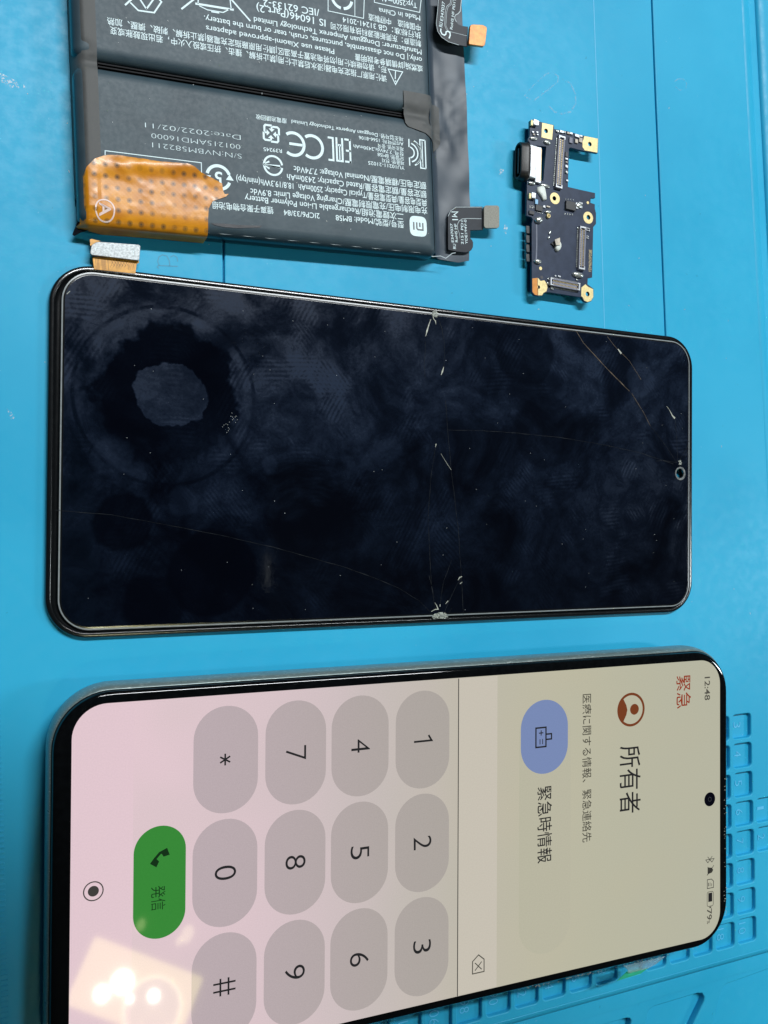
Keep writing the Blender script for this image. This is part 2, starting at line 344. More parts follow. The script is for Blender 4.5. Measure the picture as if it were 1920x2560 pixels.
GREENTAB = simple('green_pull_tab', (.03,.42,.24), .35)
# circuit board
PCBM = simple('navy_solder_mask', (.032,.046,.082), .36, var=.12, vs=.5, bump=.12, bs=2, spec=.3)
t = NT('board_edge'); t.set(Base_Color=(.12,.11,.07), Roughness=.5); PCBEDGE = t.m
PADM = simple('pale_gold_pad', (.90,.74,.36), .38, metal=.2, var=.12, vs=1.5, bump=.1)
PADORANGE = simple('bare_copper_pad', (.62,.26,.06), .4, metal=.3, var=.1)
TIN = simple('solder_tin', (.62,.66,.64), .22, metal=.7, var=.3, vs=2.5, bump=.6, bs=2.5)
SHELL = simple('satin_steel_shell', (.66,.70,.74), .34, metal=.5, var=.08, vs=.6)
CONNB = simple('dark_connector_plastic', (.06,.06,.07), .4); CONNGOLD = simple('gold_contacts', (.62,.50,.28), .3, metal=.6)
CONNGREY = simple('grey_blue_connector_body', (.20,.21,.27), .4)
CHIPB = simple('matt_black_chip', (.045,.047,.052), .45); PORTB = simple('black_rubber_port', (.014,.014,.015), .42, bump=.3); PORTIN = simple('port_tongue', (.10,.085,.08), .5)
CERAM = simple('pale_ceramic_part', (.55,.50,.42), .45, var=.2); PASTE = simple('white_adhesive', (.74,.80,.76), .5, var=.12, vs=2, bump=.5, bs=2); BLUEC = simple('light_blue_part', (.25,.50,.75), .4)
# ------------------------------------------------------------------ the mat
W = Frame(0,0,0)
def xb(y): return 191.5+(145.1-y)*.060                        # the crease along its right side
def cellx(c, y): return 190.05-7.93*c - (y+116)*.0236          # right edge of column c
holes, cells = [], []
def cell(c, r):
    yb = -116.2+8.0*(7-r)+( -.12*c if c>0 else 0); x1 = cellx(c, yb+3.3)
    cells.append((c, r, x1-6.6, x1, yb, yb+6.6)); return [(x,y) for x,y in rr(x1-6.6,x1,yb,yb+6.6,1.0,5)]
for r in (3,4): holes.append(cell(-1, r))
for c in range(0,15):
    for r in range(8): holes.append(cell(c, r))
top_out = [(-90,-117.6),(210,-117.6)]+[(xb(y)-4,y) for y in (-117.6,-60,0,60,120,240)]+[(-90,240)]
top_out = [(-90,-119.4),(xb(-119.4)-4,-119.4)]+[(xb(y)-4,y) for y in (-60,0,60,120,240)]+[(-90,240)]
g1 = [(159.75,46),(159.6,48.8),(158.2,82),(156.9,110),(155.7,140),(153,240)]
groove = [(x-.22,y) for x,y in g1]+[(x+.22,y) for x,y in reversed(g1)]
step = [(41.75,36),(42.2,36),(42.0,80),(41.6,80)]
tray = 3.0
Zl = -3.4
trays = [[(122,-150),(122,-129.7),(147.9,-129.6),(149.0,-129.9),(149.5,-130.6),(149.3,-131.6),(141,-150)],
         [(150,-146),(154.5,-131.9),(154.9,-130.0),(155.6,-129.2),(157,-128.7),(172,-128.6),(173.6,-128.9),(174.4,-130.0),(174.3,-131.2),(170.7,-136),(161,-150),(158,-152.5),(152.5,-151.5),(150.4,-149)],
         [(177.5,-137.4),(180.3,-130.0),(181.0,-129.0),(182.4,-128.4),(197,-127.7),(230,-127.0),(230,-172),(167,-172),(165.5,-170)]]
parts = [([top_out,groove,step]+holes, -2.0, 0.0)]
bm = curve_mesh(parts, [.28])
low = [(-90,-126.3),(260,-126.3),(260,-230),(-90,-230)]
bm2 = curve_mesh([([low]+trays, Zl-2.2, Zl)], [.30]); me_ = bpy.data.meshes.new('x'); bm2.to_mesh(me_); bm.from_mesh(me_); bm2.free(); bpy.data.meshes.remove(me_)
def strip(bm, A, close=False):
    rows = [[bm.verts.new(p) for p in r] for r in A]
    for a_, b_ in zip(rows, rows[1:]):
        for i in range(len(a_)-1): bm.faces.new((a_[i], a_[i+1], b_[i+1], b_[i]))
xs_ = [-90+10*i for i in range(36)]
strip(bm, [[(x,-119.3+d,z) for x in xs_] for d,z in reversed(((0.3,-.30),(-.1,-.02),(-.7,-.10),(-1.3,-.45),(-2.0,-1.15),(-2.8,-2.1),(-3.6,-2.85),(-4.6,-3.25),(-5.8,-3.40),(-7.2,-3.43)))])
ys_ = [-125+9*i for i in range(42)]
strip(bm, [[(xb(y)+d,y,z) for d,z in ((-4.3,-.30),(-3.9,-.01),(-3,-.05),(-2,-.22),(-1.1,-.6),(-.4,-1.05),(0,-1.35),(.06,-7.5),(1.9,-7.5),(2.0,-1.2),(2.5,-.5),(3.3,-.12),(4.5,0),(30,.2),(120,.2))] for y in ys_])
v4 = [bm.verts.new(p) for p in ((-90,-125,-1.15),(230,-125,-1.15),(230,240,-1.15),(-90,240,-1.15))]; bm.faces.new(v4)   # cell and groove floors
v4 = [bm.verts.new(p) for p in ((-90,-230,-5.3),(260,-230,-5.3),(260,-124,-5.3),(-90,-124,-5.3))]; bm.faces.new(v4)
bmesh.ops.recalc_face_normals(bm, faces=bm.faces[:])
mat_o = frombm('mat', bm, MAT, None, True, 40); mat_o['kind'] = 'structure'
for c, r, x0, x1, y0, y1 in cells:
    num = 8*c+3+r if c>=0 else r-2
    s_ = str(num); h = 2.5; cx, cy = (x0+x1)/2-.8, (y0+y1)/2; L = 1.55*len(s_) if s_ != '1' else .8
    text(s_, (cx-h/2, cy+L/2+.2), (cx-h/2, cy-L/2+.2), h, -1.05, MATNUM, mat_o, name='cell_number', off=-.012)
pa = W.at(400,640); e7 = reg(380,600,.18083)
ribbons('embossed_letter', [(W.pts(L,0,e7),.20) for L in ([(95,395),(72,372),(90,352),(200,358),(355,365)],[(245,358),(240,290),(205,220),(145,205),(95,235),(78,300),(100,350)],[(355,300),(345,240),(300,212),(255,235)])], .03, MATDARK, mat_o)
ribbons('seam_line', [([(139.9,44),(139.2,66),(138.2,100),(136.9,135),(133,240)], .22)], .02, MATPALE, mat_o)
flats('ruler_mark', [(box(-.05-2.5-.0236*(y+60), y, 5, .36), -.02, .16) for y in [-18-1.0*i for i in range(96)]], MAT, mat_o, .06)
# smears and specks left on the mat
def smear(poly, z=.03, m=SMEAR, name='glue_smear'): return flat(name, W.pts(poly, 0), z, z, m, mat_o)
smear([(-5,178),(20,192),(45,205),(48,220),(30,222),(8,208),(-5,200)]); smear([(58,212),(66,210),(64,224),(57,222)])
smear([(17,1022),(24,1024),(36,1042),(34,1050),(26,1047)]); smear([(1250,418),(1260,424),(1258,436),(1247,436)]); smear([(1262,560),(1270,568),(1264,590),(1258,575)])
fr_ = lambda X,Y: (1200+X*.434, Y*.434)
ribbons('flux_stain', [(W.pts([(255,555),(300,500),(380,425),(420,418),(450,440),(448,470),(400,510),(310,580),(265,560)],0,fr_),.35), (W.pts([(470,455),(520,480),(550,540),(550,600),(520,645),(470,655),(430,645),(395,610)],0,fr_),.45),
        (W.pts([(1120,470),(1140,455),(1170,455),(1190,480),(1185,510),(1150,520),(1125,500)],0,fr_),.3)], .03, FLUX, mat_o)
specks = []
for i in range(70):
    x, y = random.uniform(0,190), random.uniform(-30,110); a_ = random.uniform(0,3); l_ = random.choice((.18,.25,.3,.5)); specks.append((box(x,y,l_,.14,a_), .03, .03))
d_ = flats('dust', specks, DUST, mat_o); d_['kind'] = 'stuff'
# ------------------------------------------------------------------ battery
BF = Frame(50,72,.036)
bat = empty('battery', BF, 'black two-cell battery pack with white printing and an amber film stuck over one corner', 'battery')
ZT = 5.6
prof = [(.9,.05),(.25,.5),(0,1.4),(0,3.2),(.25,4.4),(.8,5.15),(1.7,5.55),(2.6,ZT),(6,ZT+.02)]
def cellbody(v0, v1):
    o = rrloft('cell', -37.6, 39.3, v0, v1, 2.2, prof, FILM, bat, ang=60); return o
c1 = cellbody(-14.0, 16.55); c2 = cellbody(17.55, 48.2)
def glossy(o):
    o.data.materials.append(GLOSSBLACK)
    for p in o.data.polygons:
        if abs(p.normal.z) < .35: p.material_index = 1
glossy(c1); glossy(c2)
# seam along the valley between the cells: two glossy folds
for k_, vv in enumerate((16.78, 17.32)):
    rings = [[(-33,vv-.13,2.5),(-33,vv+.13,2.5),(-33,vv+.13,4.6+.15*k_),(-33,vv-.13,4.6+.15*k_)],[(31.8,vv-.13,2.5),(31.8,vv+.13,2.5),(31.8,vv+.13,4.6),(31.8,vv-.13,4.6)]]
    loft('seam_fold', rings, SEAMB, bat)
def topz(u, v):          # height of the wrapped surface
    d = min(v+14.0, 48.2-v); z = ZT+.03
    if d < 2.6: z -= 1.1*(1-max(d,0)/2.6)**2.2
    g = abs(v-17.05)
    if g < 2.6: z -= .55*(1-g/2.6)**2
    e = min(u+37.6, 39.3-u)
    if e < 2.6: z -= 1.0*(1-max(e,0)/2.6)**2.4
    return z
# side tape on the left, over both cells
def tape_l(u, v):
    z = topz(max(u,-36.6), v)+.08+.10*nz(u,v,.5,3)*sst(6,0,abs(v-18))
    z -= .5*math.exp(-((v-19.6)/1.0)**2)*sst(-33.3,-36,u)+ .25*math.exp(-((v-17.0)/.8)**2)
    if u < -36.4: z = min(z, 4.9-(-36.4-u)*2.2)
    return (max(u,-37.75) if u<-36.4 else u, v, max(z,.3))
sheet('side_tape', [(-39.0,-8),(-33.15,-9.5),(-33.15,48),(-39.0,48)], .7, tape_l, .06, MATTAPE, bat)
# pouch flap on the right
def flap(u, v):
    cr_ = sst(38.0, 41.2, u); z = topz(min(u,39),v)*(1-cr_)+cr_*1.15
    z += cr_*(.32*nz(u,v,.20,1)+.14*nz(u,v,.6,2)*sst(6,18,v)*sst(34,22,v)) + .5*sst(12,17,v)*sst(23,18,v)*math.exp(-((u-40.6-.28*(20-v))/1.6)**2)
    if v > 9: z += .25*sst(9,14,v)*math.exp(-((u-(44.5-.25*(v-14)))/1.0)**2)*sst(30,20,v)
    return (u, v, max(z,.25)+.06)
sheet('pouch_flap', [(38.2,-12.6),(41.5,-13.3),(46.5,-13.6),(49.2,-13.0),(50.05,0),(50.15,20),(49.9,40),(49.7,52),(38.2,52)], .8, flap, .12, POUCH, bat)
# tape lapped over the valley at the right
r5 = reg(940,180,.18083)
def tape_r(u, v):
    z = topz(min(u,38.8), v)+.12
    if u > 38.4: z = z*(1-sst(38.4,41,u))+sst(38.4,41,u)*1.7
    dip = math.exp(-((v-17.9)/1.0)**2); z -= .35*dip*sst(31,33,u)
    z += .34*math.exp(-((v-16.4+.30*(u-34))/.55)**2)*sst(34,37,u) + .10*nz(u,v,.7,5) - .35*math.exp(-((u-38)**2+(v-15.6)**2)/1.4)
    if u > 38.6: z = max(z, flap(u,v)[2]+.22)
    return (u, v, z)
sheet('lapped_tape', [(31.6,22.0),(31.6,19.9),(31.75,14.9),(32.4,14.2),(36.8,13.3),(38.6,12.1),(40.4,10.8),(42.4,13),(42.5,21.5),(41.5,22.0)], .45, tape_r, .07, MATTAPE, bat)
# black corner tab bottom left and torn triangle bottom right
r0 = reg(160,480,.15672); rq = reg(1040,480,.14467)
sheet('corner_tab', BF.pts([(195,520),(130,690),(160,718),(230,690),(400,640),(380,560),(260,480)], 1, r0), 1.0, lambda u,v:(u,v,1.2+1.2*sst(-39.2,-36.5,u)+.4*nz(u,v,.9)), .15, GLOSSBLACK, bat)
sheet('torn_corner', BF.pts([(690,1020),(640,1090),(740,1210),(800,1185)], 1, rq), .8, lambda u,v:(u,v,.6+.25*nz(u,v,.9)+.5*sst(-15.6,-13.4,v)), .1, MATTAPE, bat)
ribbons('seam_thread', [(BF.pts([(0,1075),(110,1105),(200,1085),(260,1130),(400,1120),(490,1160),(600,1075),(660,1065)], 3.5, rq), .14)], 4.2, INKDIM, bat)
ribbons('seam_thread', [([(-13+i*1.6, -13.35+.05*math.sin(i*2.1)) for i in range(32)], .06)], 4.92, INKDIM, bat)
flats('crease_mark', [(BF.pts([(390,555),(560,560),(700,575),(980,585),(960,605),(700,612),(560,602),(440,580)], 5, reg(440,440,.217)), 5.655, 5.655)], GLOSSBLACK, bat)
# --- printing
Z = ZT+.0; ZP = ZT+.06
a_ = reg(650,250,.37975); b_ = reg(150,250,.33153); c_ = reg(650,0,.36166); d__ = reg(150,0,.33153); e_ = reg(500,270,.18083); g_ = reg(780,300,.18083); f8 = reg(440,440,.217)
def lab(body, a, b, h, **k): return ptext(BF, body, a, b, h, Z, INK, bat, ZP, **k)
lab('型号/型號/Model: BM58', a_(945,803), a_(497,757), 13)
lab('2ICP6/33/84', f8(1652,432), f8(1240,390), 13)
lab('锂离子聚合物电池组', f8(1120,365), f8(412,300), 13.5)
lab('二次鋰電池組/Rechargeable Li-ion Polymer Battery', a_(943,751), f8(790,222), 13.5)
lab('充电限制电压/充電限制電壓/Charging Voltage Limit: 8.9Vdc', a_(1100,712), f8(855,145), 13.5)
lab('典型电容量/典型電容量/Typical Capacity: 2500mAh  18.8/19.3Wh(min/typ)', g_(1585,1110), f8(692,2), 13.5)
lab('额定容量/額定電容量/Rated Capacity: 2430mAh', g_(1580,993), e_(1200,912), 13.5)
lab('额定电压/標稱電壓/Nominal Voltage: 7.74Vdc', g_(1575,873), e_(1293,803), 13.5)
sm = dict(off=-.0)
lab('YU10211-21025', g_(1278,643), g_(775,568), 8.5); lab('제품명: 전지', g_(1272,575), g_(968,530), 8.2); lab('모델명: BM58', g_(1268,513), g_(905,453), 8.2)
lab('정격: 7.74Vdc,2430mAh', g_(1268,448), g_(570,338), 8.2); lab('제조국명: 중국', g_(1265,380), g_(905,330), 8.2); lab('A/S연락처: 1566-8106', g_(1262,312), g_(645,220), 8.2)
lab('제조업자명: Dongguan Amperex Technology Limited', g_(1260,243), e_(1262,163), 8.8); lab('廢電池請回收', e_(1195,155), e_(770,92), 9.5); lab('R39245', e_(1130,573), e_(875,545), 9)
lab('S/N:NVBM582211', b_(1368,408), b_(695,320), 12, off=-.022); lab('001215AMD16000', b_(1358,338), b_(688,250), 12, off=-.022); lab('Date:2022/02/11', b_(1360,266), b_(640,170), 12, off=-.022)
lab('请使用原厂指定充电器|浸水后禁止使用|禁止拆解、撞击、挤压或投入火中，若出现鼓胀或变', c_(875,527), d__(375,205), 12.5)
lab('形，请勿继续使用|勿将电池置于高温区|請使用原廠指定充電器|禁止拆解、刺破、擠壓、加熱', c_(873,466), d__(355,135), 12.5)
lab('或燃燒|詳情請參考說明書', c_(1122,458), c_(655,375), 12.5); lab('Please use Xiaomi-approved adapters', c_(512,341), d__(1100,193), 12.5)
lab('only.| Do not disassemble, punctures, crush, tear or burn the battery.', c_(1118,400), d__(1085,118), 12.5)
lab('Manufacturer: Dongguan Amperex Technology Limited', c_(1115,345), d__(1460,128), 12.5)
lab('制造商：东莞新能源科技有限公司', c_(1112,286), c_(488,158), 12.5); lab('IS 16046(Part 2)', c_(452,138), d__(1480,32), 17)
lab('/IEC 62133-2', c_(408,66), d__(1530,-4), 17); lab('执行标准：GB 31241-2014', c_(1110,230), c_(570,118), 12.5)
lab('中国制造', c_(1108,176), c_(950,140), 12.5); lab('中國製造', c_(905,134), c_(748,98), 12.5); lab('Made in China', c_(1105,110), c_(820,55), 12.5); lab('Typ:2500mAh', c_(1083,22), c_(830,-30), 13)
def BP(L, f): return BF.pts(L, Z, f)
def mark(lines, name='printed_mark', m=INK): return ribbons(name, lines, ZP, m, bat)
mark([(BP([(788,-60),(790,17),(1103,87),(1120,-60)], c_), .16), (BP([(470,-60),(470,76),(715,128),(722,-60)], c_), .16), (BP([(655,-60),(655,112)], c_), .14)])
mark([(arc(*BF.at(*c_(565,-15),Z), 2.3, 190, 262), .62), (arc(*BF.at(*c_(565,-15),Z), 2.3, 278, 350), .62)])
mark([(BP([(915,70),(1010,-5),(1120,-90)], d__), .34), (BP([(1435,160),(1290,-5),(1200,-90)], d__), .34), (BP([(1020,28),(1310,75)], d__), .42), (BP([(1050,45),(1110,75),(1230,95),(1280,70)], d__), .2), (BP([(1275,-60),(1290,68)], d__), .22), (BP([(1045,-60),(1040,30)], d__), .22), (BP([(1140,88),(1200,98)], d__), .3)])
mark([(BP([(490,40),(545,-10)], d__), .34), (BP([(530,20),(590,80),(710,97),(765,15),(735,-15)], d__), .30), (BP([(600,-8),(655,75)], d__), .3), (BP([(705,-5),(650,72)], d__), .3)])
mark([(BP([(885,478),(985,498),(936,585)], c_), .20, True), (BP([(936,490),(934,548)], c_), .22)])
cx, cy = BF.at(*c_(937,562),Z); flat('printed_mark', circ(cx,cy,.16,10), ZP, ZP, INK, bat)
# CE, EAC, KC
def up_fr(p, q, r):      # local frame of an upside-down mark: origin, reading direction, up direction (unit boxes)
    o = Vector(BF.at(*p,Z)); return lambda x,y: tuple(o+(Vector(BF.at(*q,Z))-o)*x+(Vector(BF.at(*r,Z))-o)*y)
def segs(fn, L, w_, cl=False): return ([fn(*p) for p in L], w_, cl)
ux = Vector((-1,0)); uy = Vector((0,-1))
def about(p, k=1.0):
    o = Vector(BF.at(*p,Z)); return lambda x,y: (o.x-x*k, o.y-y*k)
q = about(g_(0,372)); mark([([q(*p) for p in arc(0,0,2.35,52,308,22)], .62)])
q = about(e_(1290,500)); mark([([q(*p) for p in arc(0,0,2.35,52,308,22)], .62), ([q(-2.1,0),q(.9,0)], .55)])
q = about(g_(535,610)); hh = -5.0    # EAC drawn from its baseline-left... reading leftwards
o_ = about(g_(532,268)); EH = 5.15
mark([([o_(0.2,0),o_(0.2,EH)], .42), ([o_(.05,.2),o_(1.45,.2)], .42), ([o_(.05,EH/2),o_(1.2,EH/2)], .42), ([o_(.05,EH-.2),o_(1.45,EH-.2)], .42)])
o_ = about(g_(425,255))
mark([([o_(0.2,0),o_(0.2,EH-.2),o_(1.5,EH-.2),o_(1.5,0)], .42), ([o_(.3,1.6),o_(1.4,1.6)], .42), ([o_(.85,1.6),o_(.85,EH-.3)], .25)])
o_ = about(g_(300,240))
mark([([o_(1.4,.2),o_(.25,.2),o_(.25,EH-.2),o_(1.4,EH-.2)], .42)])
o_ = about(g_(1560,285)); KH = 6.3
mark([([o_(0,0),o_(0,KH)], .28), ([o_(0,0),o_(1.3,0),o_(1.3,1.5)], .28), ([o_(0,KH),o_(1.3,KH),o_(1.3,KH-1.5)], .28), ([o_(.75,.3),o_(.75,KH-.3)], .2)])
mark([([o_(*p) for p in [(1.3,1.5)]+arc(4.0,KH/2,2.9,235,125,12)[::-1][::-1]], .26), ([o_(*p) for p in arc(4.0,KH/2,3.0,245,115,14)], .3), ([o_(*p) for p in arc(4.0,KH/2,2.1,255,105,14)], .3), ([o_(*p) for p in arc(4.0,KH/2,1.2,260,100,12)], .3)])
mark([([o_(4.0,KH/2+2.95),o_(4.05,KH/2+1.15)], .28), ([o_(4.0,KH/2-2.95),o_(4.05,KH/2-1.15)], .28)])
# recycling arrows, circled arrow, 5-ring, round-square badge
o_ = about(e_(985,355)); A_ = 1.75
for k_ in range(4):
    ca, sa = math.cos(k_*math.pi/2), math.sin(k_*math.pi/2); R_ = lambda x,y: o_(x*ca-y*sa, x*sa+y*ca)
    mark([([R_(-1.45,.3),R_(-1.45,1.35),R_(-1.2,1.65),R_(.15,1.65)], .42), ([R_(.1,1.55),R_(.1,.7)], .36)])
    flat('printed_mark', [R_(.1,.35),R_(-.55,1.0),R_(.75,1.0)], ZP+.005, ZP+.005, INK, bat)
o_ = about(e_(1010,797))
mark([([o_(*p) for p in arc(0,0,1.95,4,172,20)], .42), ([o_(*p) for p in arc(0,0,1.95,188,356,20)], .42), ([o_(2.3,0),o_(-1.6,.25)], [.12,.3])])
mark([([o_(-1.5,0.1),o_(2.2,-.05)], [.7,.05]), ([o_(2.2,0),o_(.8,.75)], [.1,.4]), ([o_(2.2,0),o_(.8,-.75)], [.1,.4])])
o_ = about(b_(1195,585))
mark([([o_(*p) for p in arc(0,0,2.35,20,160,20)], .62), ([o_(*p) for p in arc(0,0,2.35,200,345,20)], .62)])
flat('printed_mark', [o_(-3.1,.3),o_(-1.5,.3),o_(-2.3,-.9)], ZP+.005, ZP+.005, INK, bat); flat('printed_mark', [o_(3.1,-.2),o_(1.5,-.2),o_(2.2,.9)], ZP+.005, ZP+.005, INK, bat)
text('5', o_(-.75,-1.1), o_(.75,-1.1), 2.3, ZP, INK, bat, off=.02)
cx, cy = BF.at(*a_(1041,832),Z)
def sup(cx,cy,a,b,n=44,e=.52): return [(cx+a*math.copysign(abs(math.cos(t_))**e,math.cos(t_)), cy+b*math.copysign(abs(math.sin(t_))**e,math.sin(t_))) for t_ in [2*math.pi*i/n for i in range(n)]]
flat('printed_badge', sup(cx,cy,2.12,2.25), ZP, ZP, INK, bat)
BK = simple('badge_cutout', (.10,.12,.13), .5)
X = lambda x,y: (cx-x, cy-y)
ribbons('badge_letters', [([X(-1.15,-.85),X(-1.15,.75),X(.1,.75),X(.35,.5),X(.35,-.85)], .34), ([X(-.4,-.85),X(-.4,.15)], .34), ([X(1.1,-.85),X(1.1,.85)], .34)], ZP+.02, BK, bat)
mark([(BP([(340,600),(340,383),(1065,474),(1068,600)], b_), .16)])
# --- amber film, draped over the corner
film_px = [(155,880),(150,700),(162,590),(200,510),(260,450),(340,418),(430,418),(560,440),(730,468),(960,490),(1010,510),(1060,550),(1160,600),(1220,632),(1230,690),(1240,712),(1270,710),(1250,730),(1150,765),(1135,790),(1120,820),(1115,900)]
fp = [BF.at(*b_(*p), ZT) for p in film_px]
fp += [(fp[-1][0], -13.6), (fp[-1][0]-.1, -17.6), (-24,-17.5), (-33,-17.9), (-35.5,-16.6), (-36.9,-15.2), (-37.9,-13.4)]
def amber(u, v):
    b = .10+.55*math.exp(-((v-(-1.2+.10*(u+20)))/1.6)**2)*sst(-35,-29,u)*sst(-10.0,-13.5,u) + .35*math.exp(-((v-2.2)/.9)**2)*sst(-33,-26,u)*sst(-11,-16,u)
    b += .16*nz(u,v,.35,4)*sst(-12,-6,v)+.05*nz(u,v,1.1,6); b = max(b,.09)+.38*sst(-32.8,-34.6,u)
    b += .5*sst(-13.5,-10.5,u)*sst(-3.5,-1,v)
    e = -13.0
    if v >= -11.0 and u > -36.2: return (u, v, topz(u,v)+b)
    vv, z = v, topz(max(u,-36.4), max(v,-13.9))+b
    if v < -11.0:
        s_ = -11.0-v                                   # arc length past the edge
        if s_ < 3.2: a1 = s_/3.2*math.pi/2; vv = -11.0-3.15*math.sin(a1)*1.0; z = ZT+.1-1.6*(1-math.cos(a1))
        else: vv = -14.2-.05*(s_-3.2); z = ZT+.1-1.6-(s_-3.2)*.95
    if u < -36.0: z -= (-36.0-u)*1.2
    return (u, vv, max(z,.4))
film = sheet('amber_film', fp, .42, amber, .04, AMBER, bat, ang=70)
def on_film(u, v): p = amber(u,v); return (p[0], p[1], p[2]+.09)
cx, cy = BF.at(*b_(340,820), ZT+.2)
def fring(P, w_): 
    L, Q = ribbon_v(P, w_, True); n = len(P); vs = [on_film(*p) for p in L]+[on_film(*p) for p in Q]
    return vs, [(n+i, n+(i+1)%n, (i+1)%n, i) for i in range(n)]
vs, fs = fring(circ(cx,cy,1.72,32), .26); mesh('printed_ring', vs, fs, PINKINK, film, False)
P, fs = glyphs('A', .015); wA = max(p.x for p in P); vs = [on_film(cx-1.05+p.y/CAP*2.1, cy+1.0-(p.x/wA)*2.0) for p in P]; mesh('printed_letter', vs, fs, PINKINK, film, False)
# --- flex cables of the battery
def rqp(L, z): return BF.pts(L, z, rq)
fx = empty  # noqa
def part_flex(outline, z, th): return flat('flex_cable', outline, z-th, z, FLEXBLACK, bat, .05)
z1 = 2.3
fl1 = part_flex(rqp([(555,960),(553,410),(572,360),(600,320),(640,280),(690,257),(1150,250),(1160,655),(940,662),(940,800),(970,830),(988,870),(985,950),(960,1000),(920,1030),(860,1045),(700,1030),(560,1000)], z1), z1, .3)
flat('connector_plate', rqp(rr(1148,1412,250,640,45,4), z1), z1+.01, z1+.75, GREYPLATE, fl1, .08)
ribbons('flex_trace', [(rqp([(553,420),(600,325),(690,262),(1140,262)], z1), .10), (rqp([(720,640),(715,560),(745,500),(800,465),(880,458),(1130,462)], z1), .11), (rqp([(720,640),(750,720),(760,800)], z1), .08)], z1+.02, INKDIM, fl1)
ribbons('printed_logo', [(rqp([(612,345),(722,345),(655,395),(705,430),(620,420)], z1), .2), (rqp([(625,478),(725,478)], z1), .22)], z1+.03, INK, fl1)
def ft(body, a, b, h, z=z1, pr=None, f=rq): return ptext(BF, body, f(*a), f(*b), h, z, INK, pr, z+.03, off=.004)
ft('E347037',(655,870),(630,545),6,pr=fl1); ft('RoHS HF',(722,868),(700,550),6,pr=fl1); ft('2151 PD1',(820,905),(815,500),6,pr=fl1); ft('YDE194V-0',(892,900),(870,480),6,pr=fl1); ft('RU',(690,985),(685,900),7,pr=fl1)
z2 = 3.6; r3 = reg(1040,0,.14467)
fl2 = part_flex(BF.pts([(385,-60),(370,200),(347,400),(352,480),(375,540),(440,640),(560,722),(740,778),(890,808),(900,460),(790,446),(735,425),(700,380),(672,330),(668,290),(685,258),(730,235),(765,190),(790,80),(795,-60)], z2, r3), z2, .3)
flat('connector_plate', BF.pts([(905,500),(915,465),(950,452),(1120,460),(1185,490),(1198,530),(1165,800),(1140,828),(900,795),(885,775)], z2, r3), z2+.01, z2+.8, COPPER, fl2, .08)
ribbons('flex_trace', [(BF.pts(L, z2, r3), w_) for L,w_ in (([(390,-60),(372,200),(350,400),(375,540),(440,640),(560,722),(740,778)],.09),([(610,-60),(590,60),(530,110),(505,200),(495,440),(530,520)],.10),([(632,-60),(612,75),(555,120),(530,210),(515,440),(560,540),(880,620)],.08),([(790,-60),(765,190),(730,235),(685,258),(668,290),(672,330),(700,380)],.16))], z2+.02, INKDIM, fl2)
def ft2(body, a, b, h, **k): return ft(body, a, b, h, z2, fl2, r3)
ft2('E347037',(465,370),(500,40),7.5); ft2('RoHS HF PD1Y',(628,515),(690,-20),6.5); ft2('RU',(455,475),(460,395),9)
ribbons('printed_logo', [([BF.at(*r3(*p), z2) for p in [(430,495),(425,540),(450,590),(490,610),(515,590),(520,550),(545,540),(585,560),(590,610),(570,665)]], .3)], z2+.03, INK, fl2)
# dust on the battery
it = []
for i in range(55):
    u, v = random.uniform(-32,37), random.uniform(-11,40); l_ = random.choice((.12,.16,.2,.32)); it.append((box(u,v,l_,.1,random.uniform(0,3)), ZP+.01, ZP+.01))
d_ = flats('dust', it, DUST, bat); d_['kind'] = 'stuff'
# ------------------------------------------------------------------ broken display
MF = Frame(87.286,12.748,-.01262); HM = (75.05,.25)
dis = empty('broken_display', MF, 'unlit cracked black phone display lying between battery and lit phone, smeared with fingerprints', 'phone screen')
U0,U1,V0,V1 = -79.9,79.9,-36.25,36.25
def hole_plate(name, u0,u1,v0,v1,r,z0,z1_,hr,m,bev): return flat(name, [rr(u0,u1,v0,v1,r,10), circ(*HM,hr,26)], z0, z1_, m, dis, bev)
hole_plate('backing', U0+1.2,U1-1.2,V0+1.2,V1-1.2,6.8,.05,.5,1.8,FRAMEB,.05)
o = rrloft('frame', U0, U1, V0, V1, 8.0, [(.35,.05),(.05,.35),(0,.75),(.05,1.05),(.16,1.27),(.25,1.33),(.85,1.44),(.98,1.40),(1.1,1.08),(1.9,1.0)], FRAMEB, dis, top=False, bottom=False, ang=70, n=14)
gu0,gu1,gv0,gv1 = U0+2.15,U1-1.45,V0+1.5,V1-1.25
def glass_rings():
    return [[(x,y,z) for x,y in rr(gu0+i,gu1-i,gv0+i,gv1-i,max(6.2-i,.3),14)] for i,z in ((.15,.9),(0,1.3),(.03,1.60),(.10,1.76),(.20,1.80),(.75,1.9))]
loft('glass_edge', glass_rings(), FRAMEB, dis, top=False, bottom=False, ang=70)
loft('glass_rim', [[(x,y,z) for x,y in rr(gu0+i,gu1-i,gv0+i,gv1-i,max(6.2-i,.3),14)] for i,z in ((.16,1.83),(.42,1.875))], RIMG, dis, top=False, bottom=False)
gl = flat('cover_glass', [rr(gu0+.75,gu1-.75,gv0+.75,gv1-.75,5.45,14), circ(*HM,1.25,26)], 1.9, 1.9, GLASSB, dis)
rg = [[(x,y,z) for x,y in circ(*HM,r_,26)] for r_,z in ((1.25,1.9),(1.22,1.7),(1.3,1.2))]
loft('camera_hole_wall', rg, FRAMEB, dis, top=False, bottom=False)
ZG = 1.93
ra=reg(0,600,.5787); rb=reg(960,700,.5787); rc=reg(0,1200,.5787); rdd=reg(960,1200,.5787); s6=reg(1000,740,.12055); s7=reg(1000,1400,.14467); s5=reg(1640,860,.18072)
def mp(L): return [MF.at(*p, 1.9) for p in L]
